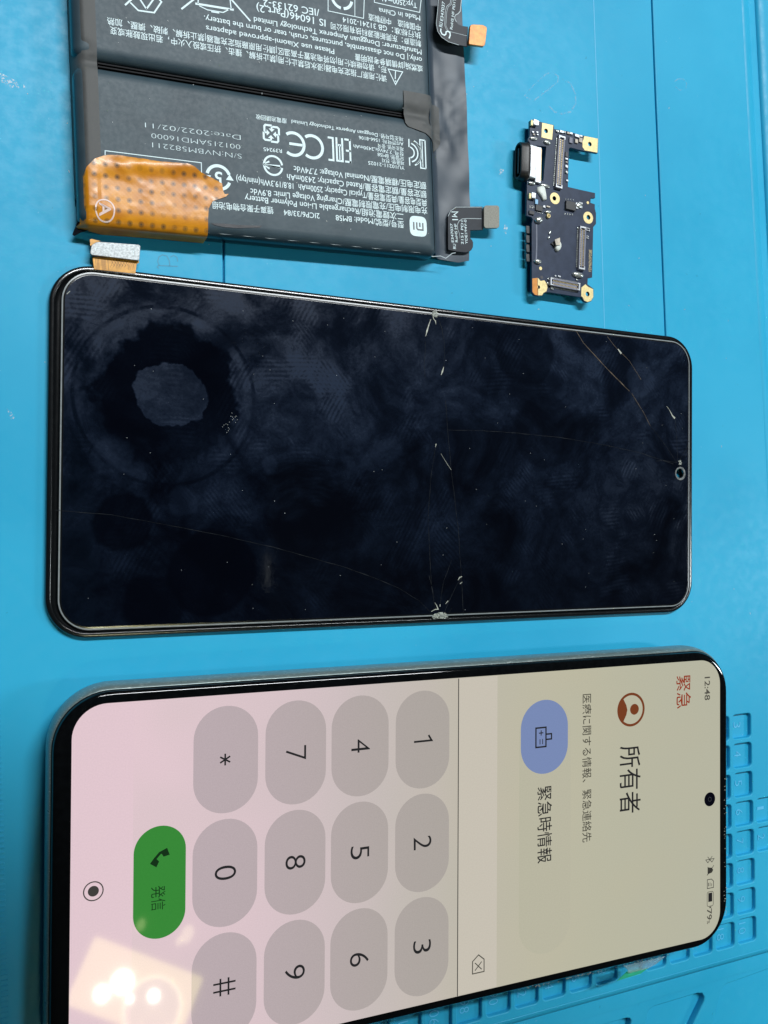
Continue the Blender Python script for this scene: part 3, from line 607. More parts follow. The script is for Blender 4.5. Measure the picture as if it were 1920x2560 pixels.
def wob(P, a=.08):
    out = []
    for i in range(len(P)-1):
        A, B = Vector(P[i]), Vector(P[i+1]); n = max(1,int((B-A).length/1.6))
        for k in range(n):
            q = A.lerp(B, k/n); out.append((q.x+random.uniform(-a,a)*(k>0), q.y+random.uniform(-a,a)*(k>0)))
    return out+[tuple(P[-1])]
dim = [[rc(240,130),rc(480,150),rc(700,190),rc(960,240),rc(1200,295),rc(1500,380),rc(1659,440),rdd(60,465),rdd(150,520),rdd(208,578)],
 [rb(265,520),rb(275,650),rb(290,820),rb(305,940),rb(315,1037),rdd(320,200),rdd(328,330),rdd(335,440),rdd(343,585)],
 [rb(275,648),rb(400,650),rb(560,660),rb(760,680),rb(950,712),rb(1100,745),rb(1250,795)],
 [rb(225,710),rb(205,830),rb(195,950),rdd(190,180),rdd(205,460),rdd(222,560)],
 [s7(500,270),s7(570,560),s7(590,640)], [s7(1070,290),s7(960,470),s7(860,680),s7(770,900)], [s7(890,0),s7(760,350),s7(720,550),s7(695,770)], [s7(895,830),s7(830,935)],
 [s6(520,900),s6(525,1100),s6(500,1400),s6(520,1700)], [s6(800,480),s6(870,680),s6(920,980),s6(925,1250),s6(910,1450)], [rb(1060,480),rb(1110,560),rb(1150,630),rb(1220,720),rb(1265,790)], [rb(1258,600),rb(1265,700),rb(1268,780)],
 [s5(455,1340),s5(430,1430),s5(370,1530),s5(335,1590)], [s5(455,1450),s5(400,1560)], [s5(285,1640),s5(100,1610),s5(0,1620)]]
def vary(P, w_): return (P, [w_*(.35+.9*abs(mn.noise(Vector((p[0]*.35,p[1]*.35,2.2))))*1.3) for p in P])
for L in dim: ribbons('crack', [vary(wob(mp(L),.05), .10)], ZG, CRACKDIM, dis)
for ln_ in [vary(wob(mp([rb(830,220),rb(860,270),rb(910,325),rb(965,385),rb(1060,480)]),.04), .30), vary(wob(mp([rb(965,245),rb(1000,290),rb(1060,350),rb(1110,430)]),.04), .16), vary(wob(mp([rb(1070,490),rb(1120,570),rb(1150,630)]),.04), .2)]: ribbons('crack', [ln_], ZG, CRACKWARM, dis)
for ln_ in [(mp([s6(640,480),s6(600,590),s6(560,720),s6(530,840)]), [.08,.22,.34,.06]), (mp([s6(905,1470),s6(880,1560),s6(850,1640)]), [.08,.34,.1]), (mp([s6(680,420),s6(700,480),s6(735,520),s6(745,590)]), [.2,.14,.2,.05]),
   (mp([rb(225,708),rb(222,722)]), [.25,.05]), (mp([rb(245,750),rb(270,790),rb(290,820)]), [.03,.08,.06]), (mp([s7(1070,285),s7(1030,300),s7(1000,350)]), [.1,.26,.05]), (mp([s7(1075,380),s7(1035,410)]), [.1,.2]),
   (mp([s7(540,890),s7(600,855),s7(658,850),s7(630,780),s7(600,735)]), [.1,.14,.22,.16,.08]), (mp([s7(692,765),s7(690,805)]), .16), (mp([s7(830,705),s7(785,760)]), [.2,.05]), (mp([rb(1220,545),rb(1232,560),rb(1245,585),rb(1256,598)]), [.08,.1,.3,.5]), (mp([rb(1010,298),rb(1025,318)]), [.2,.5]), (mp([(167,735),(175,728)]), .12)]: ribbons('crack', [ln_], ZG+.01, CRACK, dis)
def chips(name, cx, cy, w_, h_, n, keep=lambda x,y:True, hz=.35):
    bm = bmesh.new(); k = 0
    while k < n:
        x, y = random.uniform(-1,1), random.uniform(-1,1)
        if x*x+y*y > 1 or not keep(x,y): continue
        k += 1; r_ = random.uniform(.10,.26); p = Vector((cx+x*w_, cy+y*h_, 1.9+random.uniform(0,.05)))
        vs = [bm.verts.new(p+Vector((r_*math.cos(a1), r_*math.sin(a1), random.uniform(0,hz*r_)))) for a1 in sorted(random.uniform(0,6.28) for _ in range(4))]
        try: bm.faces.new((vs[0],vs[1],vs[2])); bm.faces.new((vs[0],vs[2],vs[3]))
        except ValueError: pass
    return frombm(name, bm, CHIP, dis, False)
x,y = MF.at(*s7(695,985),1.9); chips('chipped_edge', x, y, 1.95, 1.0, 190, lambda a,b: b>-.3)
x,y = MF.at(*s6(720,375),1.9); chips('chipped_edge', x, y, .75, .75, 80)
x,y = MF.at(*s5(330,1640),1.9); chips('chipped_edge', x, y, .55, .6, 34)
def arcring(name, c, r0_, r1_, z0_, z1z, m, n=26):
    return flat(name, [circ(c[0]+.12,c[1]-.05,r1_,n), circ(*c,r0_,n)], z0_, z1z, m, dis)
t = NT('frosted_hole_rim'); n = t.noise(1.2,5,.7,1.); t.set(Base_Color=t.mix(t.ss(n,.35,.65),(.05,.06,.065),(.19,.21,.21)), Roughness=.4); RIMM = t.m
arcring('hole_rim', HM, 1.27, 1.75, ZG, ZG, RIMM)
it = []
for i in range(70):
    u, v = random.uniform(-76,77), random.uniform(-34,34); l_ = random.choice((.08,.09,.11,.13,.2)); it.append((box(u,v,l_,.08,random.uniform(0,3)), ZG, ZG))
for (px_,py_) in ((504,1065),(523,1048)):
    cu_, cv_ = MF.at(px_+60,py_,1.9)
    for i in range(9): it.append((box(cu_+random.gauss(0,.6), cv_+random.gauss(0,.7), .12,.08,random.uniform(0,3)), ZG, ZG))
d_ = flats('dust', it, DUST, dis); d_['kind'] = 'stuff'
# connector tail coming out from under it
zt = 1.6; rt = reg(160,480,.15672)
fx3 = flat('flex_cable', MF.pts([(455,1030),(1195,1090),(1200,1120),(1160,1150),(1140,1300),(480,1230)], zt, rt), zt-.3, zt-.1, FLEXORANGE, dis, .03)
ribbons('flex_trace', [(MF.pts([(X_,1045+(X_-455)*.085),(X_+12,1240)], zt, rt), .07) for X_ in (505,530,550,600,615,630,645,660,700)]+[(MF.pts([(X_,1060+(X_-700)*.085),(X_+70,1180)], zt, rt), .06) for X_ in range(740,1000,45)]+[(MF.pts([(X_+60,1060+(X_-700)*.085),(X_,1200)], zt, rt), .06) for X_ in range(740,1000,45)]+[(MF.pts([(1060+k,1095),(1020+k,1160),(1030+k,1240)], zt, rt), .06) for k in (0,30,60,90)], zt-.08, FLEXLINE, fx3)
flat('folded_corner', MF.pts([(412,760),(440,750),(580,782),(500,815),(420,865)], zt, rt), zt-.2, zt+.1, FLEXORANGE, fx3)
pl_ = flat('connector_plate', MF.pts([(425,900),(440,860),(500,820),(560,808),(1185,855),(1212,880),(1195,1090),(1180,1108),(440,1020),(412,995)], zt, rt), zt, zt+.7, STEEL, dis, .08)
ptext(MF, 'C', rt(500,955), rt(570,960), 13, zt+.7, INK, pl_, zt+.72, off=-.03); ptext(MF, 'T', rt(1075,1010), rt(1140,1018), 13, zt+.7, INK, pl_, zt+.72, off=-.03)
# ------------------------------------------------------------------ running phone
PF = Frame(88.276,-69.405,-.01044,10.273,.01822)
ph = empty('mobile_phone', PF, 'switched-on phone with lit emergency dial keypad, lying nearest the bottom edge', 'phone')
pu0,pu1,pv0,pv1 = -81.6,80.9,-37.7,37.9
rrloft('frame', pu0,pu1,pv0,pv1, 11.5, [(3.2,-8.7),(1.6,-8.45),(.6,-7.7),(.12,-6.4),(0,-5),(0,-3.8),(.14,-2.6),(.42,-1.7),(.72,-1.25),(.85,-1.2)], METAL, ph, top=False, ang=70, n=14)
rrloft('gasket', pu0,pu1,pv0,pv1, 11.5, [(.80,-1.35),(1.0,-1.15),(1.15,-.9)], SEAM, ph, top=False, bottom=False, ang=70, n=14)
rrloft('bezel', pu0,pu1,pv0,pv1, 11.5, [(1.05,-1.25),(1.06,-.75),(1.2,-.38),(1.45,-.16),(1.8,-.05),(2.2,-.03)], BEZEL, ph, bottom=False, ang=80, n=14)
flat('camera_bump', rr(58,78,12,34,4), -11.7, -8.6, BEZEL, ph, .4)
disp = flat('display', rr(-77.25,77.25,-34.75,34.75,6.3,12), 0, 0, SCREEN, ph)
def ui(name, loop, m, z=.03): return flat(name, loop, z, z, m, disp)
ui('navigation_bar', [p for p in rr(-77.1,-40,-34.6,34.6,6.2,12) if p[0] < -66.4]+[(-66.4,-34.6),(-66.4,34.6)] if 0 else [(-66.2,34.6),(-66.2,-34.6)]+[p for p in sorted([q for q in rr(-77.15,-40,-34.6,34.6,6.2,12) if q[0]<-60], key=lambda q:q[1])], UINAV, .012)
ribbons('divider_line', [([(2.78,34.6),(2.78,-34.7)], .20)], .03, UIINK, disp)
bandp = [(2.95,34.6),(12.6,34.6),(12.6,-34.6),(2.95,-34.6)]
ui('input_row', bandp, glow('screen_input_row', (205,198,184)), .012)
keyu = (-48.6,-34.3,-20.3,-5.87); keyv = (22.05,-.1,-22.3)
labs = (('*','0','#'),('7','8','9'),('4','5','6'),('1','2','3'))
for i, u in enumerate(keyu):
    for j, v in enumerate(keyv):
        ui('keypad_key', rr(u-6.4,u+6.4,v-10.5,v+10.5,6.35,10), KEYM)
        s_ = labs[i][j]; h = 4.25 if i<3 or 1 else 4
        L = {'1':1.3,'*':2.2,'#':3.5}.get(s_, 2.75)
        if s_=='*':
            ribbons('key_symbol', [([(u-.2-1.15*math.cos(a1),v-1.15*math.sin(a1)),(u-.2+1.15*math.cos(a1),v+1.15*math.sin(a1))],.33) for a1 in (math.pi/2,math.pi/6,-math.pi/6)][:1], .06, UIINK, disp)
            for a1,zz in ((math.pi/6,.063),(-math.pi/6,.066)): ribbons('key_symbol', [([(u-.2-1.15*math.cos(a1),v-1.15*math.sin(a1)),(u-.2+1.15*math.cos(a1),v+1.15*math.sin(a1))],.33)], zz, UIINK, disp)
        elif s_=='#':
            ribbons('key_symbol', [([(u-2.2,v+.75),(u+2.2,v+.75)],.36),([(u-2.2,v-.75),(u+2.2,v-.75)],.36)], .06, UIINK, disp)
            ribbons('key_symbol', [([(u+.8,v+1.7),(u+.8,v-1.7)],.36),([(u-.8,v+1.7),(u-.8,v-1.7)],.36)], .064, UIINK, disp)
        elif s_=='1':
            ribbons('key_digit', [([(u-2.1,v-.35),(u+2.1,v-.35),(u+1.35,v+.85)],.42)], .06, UIINK, disp)
        elif s_=='7':
            ribbons('key_digit', [([(u+1.9,v+1.3),(u+1.9,v-1.3),(u-2.1,v+.35)],.42)], .06, UIINK, disp)
        else: text(s_, (u-2.1, v+L/2), (u-2.1, v-L/2), h, .06, UIINK, disp, name='key_digit', off=-.010, res=8)
ui('call_button', rr(-66.05,-56.3,-10.65,10.7,4.88,12), UIGREEN)
f5 = reg(0,1700,.5787)
hs = PF.pts([(655,795),(668,775),(690,748),(722,732)], 0, f5)
ribbons('handset_icon', [([(-61.9+.0,6.9),(-61.5,6.0),(-61.9,5.0)],.2)][:0]+[(hs, [.62,.50,.50,.62]), ([hs[0],(hs[0][0]*.55+hs[1][0]*.45,hs[0][1]*.55+hs[1][1]*.45)], 1.7), ([hs[-1],(hs[-1][0]*.5+hs[-2][0]*.5,hs[-1][1]*.5+hs[-2][1]*.5)], 1.7)][:1], .06, glow('screen_ink_green_dark',(20,50,24)), disp)
for k_, (pa_, pb_) in enumerate(((hs[0], hs[1]), (hs[-1], hs[-2]))):
    d_ = (Vector(pb_)-Vector(pa_)).normalized(); n_ = Vector((-d_.y,d_.x))*(1 if k_==0 else -1); p_ = Vector(pa_)
    flat('handset_icon', [tuple(p_+n_*.30-d_*.1), tuple(p_-n_*1.15-d_*.1), tuple(p_-n_*.95+d_*1.05), tuple(p_+n_*.25+d_*1.3)], .064, .064, glow('screen_ink_green_dark',(20,50,24)), disp)
ptext(PF, '発信', f5(658,893), f5(658,998), 27, 0, glow('screen_ink_green_mid',(24,62,28)), disp, .06, name='screen_text', off=-.008)
ribbons('home_icon', [(circ(-73.2,.2,1.72,32),.22,True)], .03, UIGREY if 0 else glow('screen_ink_mid',(70,68,66)), disp)
flat('home_icon', circ(-73.2,.2,.98,24), .03, .03, glow('screen_ink_mid2',(66,64,62)), disp)
def st(body, a, b, hpx, m=UIINK, f=lambda x,y:(x,y), off=-.012):
    off = .003 if hpx>16 else .012
    return ptext(PF, body, f(*a), f(*b), hpx, 0, m, disp, .04, name='screen_text', off=off)
f6 = reg(960,1700,.5787)
st('12:48', f6(1385,-13), f6(1385,88), 13, UIGREY, off=-.006)
st('緊急', f6(1268,-18), f6(1268,124), 27, UIRED, off=-.028)
st('所有者', f6(1026,288), f6(1026,580), 39, UIINK, off=-.028)
st('医療に関する情報、緊急連絡先', f6(860,62), f6(860,702), 17, glow('screen_ink_soft',(70,68,60)), off=-.02)
st('79', f6(1395,990), f6(1395,1038), 12, UIGREY, off=-.006); st('%', f6(1395,1040), f6(1395,1054), 7, UIGREY, off=-.006)
ui('info_row', rr(18.3,32.2,-29.6,28.3,6.9,12), UIPILL, .02)
ui('info_icon_disc', rr(18.7,31.4,11.4,28.3,6.3,12), UIBLUE, .03)
st('緊急時情報', f6(668,463), f6(668,793), 27, UIINK, off=-.028)
ribbons('card_icon', [([(22.7,22.0),(22.7,17.6),(25.4,17.6),(25.4,22.0)],.36,True),([(25.4,20.4),(26.9,20.4),(26.9,19.2),(25.4,19.2)],.34)], .045, UIINK, disp)
ribbons('card_icon', [([(24.1,21.4),(24.1,20.2)],.24)], .045, UIINK, disp); ribbons('card_icon', [([(23.5,20.8),(24.7,20.8)],.24)], .05, UIINK, disp); ribbons('card_icon', [([(23.8,19.4),(23.8,18.2)],.2),([(24.5,19.4),(24.5,18.2)],.2)], .045, UIINK, disp)
ribbons('person_icon', [(circ(49.5,24.15,3.75,40),.6,True)], .03, UIBROWN, disp)
flat('person_icon', circ(50.5,24.15,1.3,24), .035, .035, UIBROWN, disp)
cp = [(49.5+3.6*math.cos(a1), 24.15+3.6*math.sin(a1)) for a1 in [math.radians(130+100*i/16) for i in range(17)]]
flat('person_icon', cp+[(48.1,23.0),(48.4,24.15),(48.1,25.3)], .037, .037, UIBROWN, disp)
ribbons('erase_icon', [([(6.6,-26.9),(9.4,-26.9),(9.4,-29.9),(8.0,-31.1),(6.6,-29.9)][::1],.22,True)] if 0 else [([(6.5,-30.6),(9.4,-30.6),(9.4,-27.9),(8.0,-26.7),(6.5,-27.9)],.24,True),([(7.1,-28.3),(8.8,-30.0)],.22)], .03, UIGREY, disp)
ribbons('erase_icon', [([(8.8,-28.3),(7.1,-30.0)],.22)], .035, UIGREY, disp)
ribbons('bluetooth_icon', [([(73.2,-14.5),(74.6,-16.0),(75.3,-15.2),(72.6,-15.2),(73.3,-16.0),(74.7,-14.5)],.16)], .03, UIINK, disp)
flat('mute_icon', [(75.0,-18.0),(74.6,-17.4),(73.5,-17.2),(73.2,-16.9),(73.2,-19.1),(73.5,-18.8),(74.6,-18.6)], .03, .03, glow('screen_ink_dark2',(60,60,54)), disp)
ribbons('mute_icon', [([(75.2,-16.9),(73.0,-19.1)],.16)], .035, UIINK, disp)
ribbons('sim_icon', [([(73.1,-20.2),(74.4,-20.2),(75.1,-20.8),(75.1,-22.4),(73.1,-22.4)],.17,True),([(73.5,-21.0),(73.5,-21.9)],.2),([(74.0,-21.0),(74.0,-21.9)],.14),([(74.5,-21.3),(74.5,-22.0)],.14)], .03, UIINK, disp)
ribbons('battery_icon', [(rr(73.05,75.05,-26.9,-23.3,.45,4),.15,True)], .03, UIGREY, disp)
flat('battery_icon', box(74.05,-24.7,1.25,2.2), .035, .035, UIINK, disp); flat('battery_icon', box(74.05,-27.2,.6,.35), .035, .035, UIGREY, disp)
flat('front_camera', circ(73.87,-.2,1.75,32), .05, .05, LENS, disp)
ribbons('front_camera_ring', [(circ(73.87,-.2,.5,20),.12,True)], .06, LENSRING, disp)
# peeling protective film with a green tab at its lower edge
zf = -1.6
fv = lambda L,z: PF.pts(L, z)
sheet('film_tab', fv([(1556,2412),(1600,2402),(1660,2388),(1640,2410),(1620,2421),(1572,2433),(1568,2424)], zf), .8, lambda u,v:(u,v,zf+.5*sst(-39.5,-37.2,v)), .05, CLEAR, ph)
sheet('pull_tab', fv([(1569,2429),(1624,2419),(1602,2435),(1543,2453)], zf-1), .8, lambda u,v:(u,v,zf-1.2), .08, GREENTAB, ph)
it = []
for i in range(90):      # nicks along the lower and left screen edge
    if random.random()<.7: u, v = 20+abs(random.gauss(0,22)), -36.55+random.gauss(0,.12)
    else: u, v = random.uniform(78.6,79.6), random.uniform(-34,10)
    if abs(u)>76: v = max(min(v,30),-30)
    it.append((box(u,v,random.uniform(.1,.5),.09,random.uniform(-.5,.5)), 0.0, 0.0))
flats('scratch', it, CRACK, ph)
# ------------------------------------------------------------------ charging board
KF = Frame(126,74,.02,2.1,0)
kb = empty('circuit_board', KF, 'small navy phone charging board with USB port and gold screw pads, right of the battery', 'circuit board')
p1 = reg(1250,270,.18083); p2 = reg(1250,500,.18083)
ZB = .55
def K1(L, z=ZB): return KF.pts(L, z, p1)
def K2(L, z=ZB): return KF.pts(L, z, p2)
def dirr(): return None
out = K1([(415,175),(440,160),(540,175),(560,192),(590,200),(745,235),(750,290),(930,320),(1130,378),(1180,385),(1358,425),(1350,625),(1140,588),(975,545),(955,560),(940,1090),(1110,1130),(1315,1175),(1315,1245),(1255,1245),(1252,1310),(1312,1330)])
out += K2([(1312,70),(1312,120),(1328,180),(1328,330),(1290,375),(1275,1070),(1215,1080),(1210,1165),(1250,1195),(1292,1225),(1292,1345),(1260,1400),(1210,1418),(1160,1400),(1130,1345),(660,1272),(600,1292),(590,1315),(550,1328),(480,1318),(440,1275),(440,330),(455,270),(435,238),(368,215)])
out += K1([(370,1290),(375,1015),(415,1005),(420,935),(600,1010),(640,535),(415,510),(415,480),(392,460),(390,425),(412,385)])
def khole(f, X_, Y_, r_, z=ZB): return circ(*KF.at(*f(X_,Y_),z), r_, 18)
hl = [khole(p1,635,318,.52), khole(p1,1240,500,.52), khole(p1,750,1250,.52), khole(p2,1222,240,.55), khole(p2,522,1205,.5), khole(p2,1210,1300,.55)]
flat('board', [out]+hl, -.15, ZB, PCBM, kb, .05)
def K(f, L, z=ZB): return KF.pts(L, z, f)
def pad(name, outer, hole, m=PADM, z=ZB): return flat(name, [outer]+([hole] if hole else []), z+.02, z+.05, m, kb, .005)
pad('screw_pad', K1([(582,205),(735,240),(718,440),(572,405)]), khole(p1,635,318,.56))
pad('screw_pad', K1([(1165,388),(1352,425),(1345,618),(1170,585),(1140,540),(1140,470)]), khole(p1,1240,500,.56))
pad('screw_ring', circ(*KF.at(*p1(758,1250),ZB),1.42,28), khole(p1,750,1250,.56))
pad('screw_ring', circ(*KF.at(*p2(1218,245),ZB),1.48,28), khole(p2,1222,240,.6))
pad('screw_pad', K2([(520,1075),(560,1120),(610,1110),(640,1150),(655,1210),(640,1262),(598,1285),(580,1318),(525,1318)]), khole(p2,535,1205,.42))
pad('screw_pad', K2([(445,1085),(515,1078),(520,1318),(480,1310),(448,1270)]), None, PADORANGE)
pad('screw_pad', K2([(1125,1210),(1180,1165),(1215,1200),(1285,1232),(1288,1340),(1258,1392),(1210,1410),(1165,1392),(1138,1340),(1122,1330)]), khole(p2,1210,1300,.6))
for f, X_, Y_, r_ in ((p1,1213,1310,.36),(p2,560,945,.42),(p2,1208,45,.30)):
    if (f,X_)!=(p2,1208): pad('contact_dot', circ(*KF.at(*f(X_,Y_),ZB),r_,16), None)
pad('contact_dot', circ(*KF.at(*p2(575,1070),ZB),.42,16), None, CONNB)
# USB port
xA, yA = KF.at(*p1(520,740),1.6); aU = KF.at(*p1(415,520),1.6); bU = KF.at(*p1(640,1010),1.6)
ax, ay = KF.at(*p1(415,512),1.55); bx, by = KF.at(*p1(405,938),1.55)
port_dir = math.atan2(ay-by, ax-bx)-math.pi/2
def PU(x, y): c, s = math.cos(port_dir), math.sin(port_dir); return ((ax+bx)/2+x*c-y*s, (ay+by)/2+x*s+y*c)
usb = flat('usb_port', [PU(-.2,-3.95),PU(1.95,-3.95),PU(1.95,3.95),PU(-.2,3.95)], -1.2, 1.55, SHELL, kb, .25)
flat('port_bracket', [PU(1.9,-4.7),PU(3.55,-4.7),PU(3.55,3.95),PU(1.9,3.95)], .5, 1.25, SHELL, usb, .1)
ribbons('bracket_slots', [([PU(3.45,-4.2),PU(3.45,3.6)],.18)], 1.27, CONNGOLD, usb)
# collar: rounded tube opening to the left
def ring_pts(hw, hh, x, n=10):   # outline in the plane across the port axis: y (along edge), z
    P = [];  r_ = hh
    for cy_, s0 in ((hw-hh,-90),(-(hw-hh),90)):
        for i in range(n+1):
            a1 = math.radians(s0+180*i/n); q = PU(x, cy_+r_*math.cos(a1)); P.append((q[0],q[1],.15+r_*math.sin(a1)))
    return P
loft('port_collar', [ring_pts(4.5,1.75,.1),ring_pts(4.7,1.95,-.1),ring_pts(4.7,1.95,-.9),ring_pts(4.55,1.8,-1.15),ring_pts(4.45,1.65,-2.3),ring_pts(4.3,1.5,-2.45),ring_pts(3.95,1.15,-2.35),ring_pts(3.9,1.1,-.6)], PORTB, usb, top=True, bottom=False, ang=50)
flat('port_tongue', [PU(-2.3,-3.0),PU(-.6,-3.0),PU(-.6,3.0),PU(-2.3,3.0)], -.2, .35, PORTIN, usb, .1)
# board connectors
def connector(f, cx, cy, hx, hy, vertical=True, pins=28):
    "cx,cy centre; hx,hy a point on the long axis end"
    c0 = Vector(KF.at(*f(cx,cy),ZB+.6)); e0 = Vector(KF.at(*f(hx,hy),ZB+.6)); d = e0-c0; L = d.length; d.normalize(); n = Vector((-d.y,d.x)); wd = .95
    q = lambda a,b: tuple(c0+d*a+n*b)
    cn = flat('board_connector', [[q(-L,-wd),q(L,-wd),q(L,wd),q(-L,wd)],[q(-L+.55,-wd+.42),q(L-.55,-wd+.42),q(L-.55,wd-.42),q(-L+.55,wd-.42)]], ZB, ZB+.75, CONNGREY, kb, .06)
    flat('connector_insert', [q(-L+.8,-.30),q(L-.8,-.30),q(L-.8,.22),q(-L+.8,.22)], ZB+.05, ZB+.55, CONNGREY, cn, .05)
    step_ = (2*L-1.0)/pins
    its = [([q(-L+.5+step_*(i+.22), s_*(wd+.34)), q(-L+.5+step_*(i+.78), s_*(wd+.34)), q(-L+.5+step_*(i+.78), s_*(wd-.02)), q(-L+.5+step_*(i+.22), s_*(wd-.02))], ZB+.02, ZB+.2) for i in range(pins) for s_ in (1,-1)]
    flats('solder_pins', its, TIN, cn)
    its = [([q(-L+.9+step_*.94*(i+.2), b0), q(-L+.9+step_*.94*(i+.75), b0), q(-L+.9+step_*.94*(i+.75), b0+w2), q(-L+.9+step_*.94*(i+.2), b0+w2)], ZB+.5, ZB+.62) for i in range(pins) for b0,w2 in ((-.55,.28),(.22,.32))]
    flats('contact_row', its, CONNGOLD, cn)
    flats('end_clip', [([q(s_*(L-.12),-wd+.05),q(s_*(L-.45),-wd+.05),q(s_*(L-.45),wd-.05),q(s_*(L-.12),wd-.05)], ZB+.7, ZB+.86) for s_ in (1,-1)]+[([q(s_*(L-.1),t_*wd*.82-.1),q(s_*(L-.9),t_*wd*.82-.1),q(s_*(L-.9),t_*wd*.82+.12),q(s_*(L-.1),t_*wd*.82+.12)], ZB+.7, ZB+.87) for s_ in (1,-1) for t_ in (1,-1)], SHELL, cn)
connector(p1, 832, 748, 855, 385, pins=26); connector(p2, 1135, 665, 1145, 365, pins=22); connector(p2, 898, 1165, 1105, 1205, pins=18)
# chips, capacitors, solder, adhesive
def comp(name, f, X0, Y0, X1, Y1, h, m, bev=.05, ang=.08, par=kb, z0=ZB):
    a0 = Vector(KF.at(*f(X0,Y0),ZB+h*.5)); b0 = Vector(KF.at(*f(X1,Y1),ZB+h*.5)); c0 = (a0+b0)/2; w_, h_ = abs(b0.x-a0.x), abs(b0.y-a0.y)
    return flat(name, box(c0.x,c0.y,w_,h_,-ang), z0, z0+h, m, par, bev)
comp('chip', p2, 905,15,1040,150, .65, CHIPB); flats('chip_pins', [(box(*KF.at(*p2(895+34*i,192+4*i),ZB),.16,.42,-.1), ZB+.02, ZB+.14) for i in range(4)]+[(box(*KF.at(*p1(905+34*i,1262+4*i),ZB),.14,.3,-.1), ZB+.02, ZB+.14) for i in range(4)], TIN, kb)
comp('chip', p2, 490,70,585,160, .4, CHIPB); comp('chip', p2, 400,148,470,205, .4, CHIPB); comp('light_blue_component', p1, 482,1262,522,1335, .35, BLUEC)
flats('chip_pins', [(box(*KF.at(*p2(492+22*i,165+5*i),ZB),.1,.2,-.1), ZB+.02, ZB+.12) for i in range(5)]+[(box(*KF.at(*p2(405+14*(i%5),85+22*(i//5)),ZB),.12,.16,0), ZB+.02, ZB+.12) for i in range(10)], TIN, kb)
rnd = random.Random(3)
for (X0,Y0,X1,Y1,m_) in ((425,165,470,240,CERAM),(475,165,535,240,SHELL),(925,330,965,365,CERAM),(965,335,1000,370,SHELL),(955,405,1000,490,CONNGREY),(1035,360,1095,410,SHELL),(1035,430,1075,490,CERAM),(1090,410,1135,480,CERAM),(1105,375,1135,405,SHELL),(775,305,815,340,TIN),(825,308,875,350,SHELL),(880,320,905,350,TIN),(440,320,465,345,SHELL),(500,325,525,350,SHELL),(455,355,480,378,CERAM),(505,360,530,380,SHELL),(900,610,935,680,CONNB),(900,690,935,720,SHELL),(905,740,930,760,CERAM),(902,790,935,830,SHELL),(905,870,935,905,TIN),(915,990,940,1020,SHELL),(1200,445,1200.5,446,TIN)):
    if X1-X0>5: comp('small_component', p1, X0,Y0,X1,Y1, .35, m_, .04)
for (X0,Y0,X1,Y1,m_) in ((1195,385,1240,400,SHELL),(1195,415,1240,430,SHELL),(1190,495,1225,508,SHELL),(1190,520,1225,535,SHELL),(595,75,625,110,SHELL),(640,80,690,105,CERAM),(1045,35,1075,75,SHELL),(1085,30,1140,60,SHELL),(1050,85,1080,125,SHELL),(1090,80,1135,115,SHELL),(1068,375,1088,405,TIN),(660,1075,680,1110,TIN),(650,1135,670,1170,TIN),(755,1040,775,1062,SHELL),(800,1045,835,1068,SHELL),(700,1215,735,1240,TIN),(1050,1095,1075,1115,TIN)):
    comp('small_component', p2, X0,Y0,X1,Y1, .3, m_, .04)
def blob(name, poly, f, h, m, par=kb):
    L = KF.pts(poly, ZB+h*.5, f); c0 = Vector((sum(p[0] for p in L)/len(L), sum(p[1] for p in L)/len(L)))
    rings = []
    for k_, z_ in ((1,0),(1,.35*h),(.9,.7*h),(.7,.9*h),(.35,h)):
        rings.append([(c0.x+(x-c0.x)*k_+.06*rnd.uniform(-1,1)*(k_<1), c0.y+(y-c0.y)*k_, ZB+z_) for x,y in L])
    return loft(name, rings, m, par, bottom=False, ang=60)
def ell(cx,cy,a,b,rot=0,n=12): return [(cx+a*math.cos(t_)*math.cos(rot)-b*math.sin(t_)*math.sin(rot), cy+a*math.cos(t_)*math.sin(rot)+b*math.sin(t_)*math.cos(rot)) for t_ in [2*math.pi*i/n for i in range(n)]]
for args in ((ell(465,420,58,24,.2),p1,.5,TIN),(ell(655,475,52,28,.4),p1,.5,TIN),(ell(440,1040,55,22,.2),p1,.5,TIN),(ell(625,1075,70,26,.3),p1,.5,TIN),(ell(540,275,55,45,.2),p2,.9,TIN),(ell(665,165,45,22,.0),p2,.5,TIN),(ell(525,850,52,32,.3),p2,.7,TIN),(ell(1080,1035,80,38,.25),p2,.8,TIN),(ell(1095,75,45,42,0),p2,.5,TIN),(ell(805,640,42,72,.25),p2,.8,PASTE),(ell(690,450,14,34,.5),p2,.3,TIN),(ell(675,520,10,26,.5),p2,.3,TIN)): blob('solder_blob' if args[3] is TIN else 'adhesive_blob', *args)
blob('adhesive_blob', [(525,1090),(600,1070),(625,1110),(640,1200),(648,1265),(600,1280),(565,1220),(545,1190),(515,1150)], p1, .7, PASTE)
flat('foil_scrap', K2([(758,545),(830,520),(835,620),(775,625)],1.6), 1.45, 1.6, CERAM, kb, .03); flat('foil_scrap', K2([(705,600),(752,560),(775,640),(762,655)],.8), .6, .9, CHIPB, kb)
flat('antenna_socket', [circ(*KF.at(*p2(668,222),ZB+.3),.5,18),circ(*KF.at(*p2(668,222),ZB+.3),.3,18)], ZB, ZB+.55, PADM, kb, .05); flat('antenna_socket', circ(*KF.at(*p2(668,222),ZB+.3),.13,12), ZB, ZB+.5, CONNGOLD, kb, .02)
for f,X_,Y_ in ((p1,455,190),(p1,430,1200)):
    comp('spring_contact', f, X_-35,Y_-20,X_-5,Y_+60, .6, PADM, .08); comp('spring_contact', f, X_-5,Y_-30,X_+55,Y_+60, .9, SHELL, .12)
ribbons('board_rim_line', [(K2([(505,330),(508,600),(500,850)]), .35)], ZB+.02, simple('mask_edge_sheen',(.16,.18,.24),.35), kb)
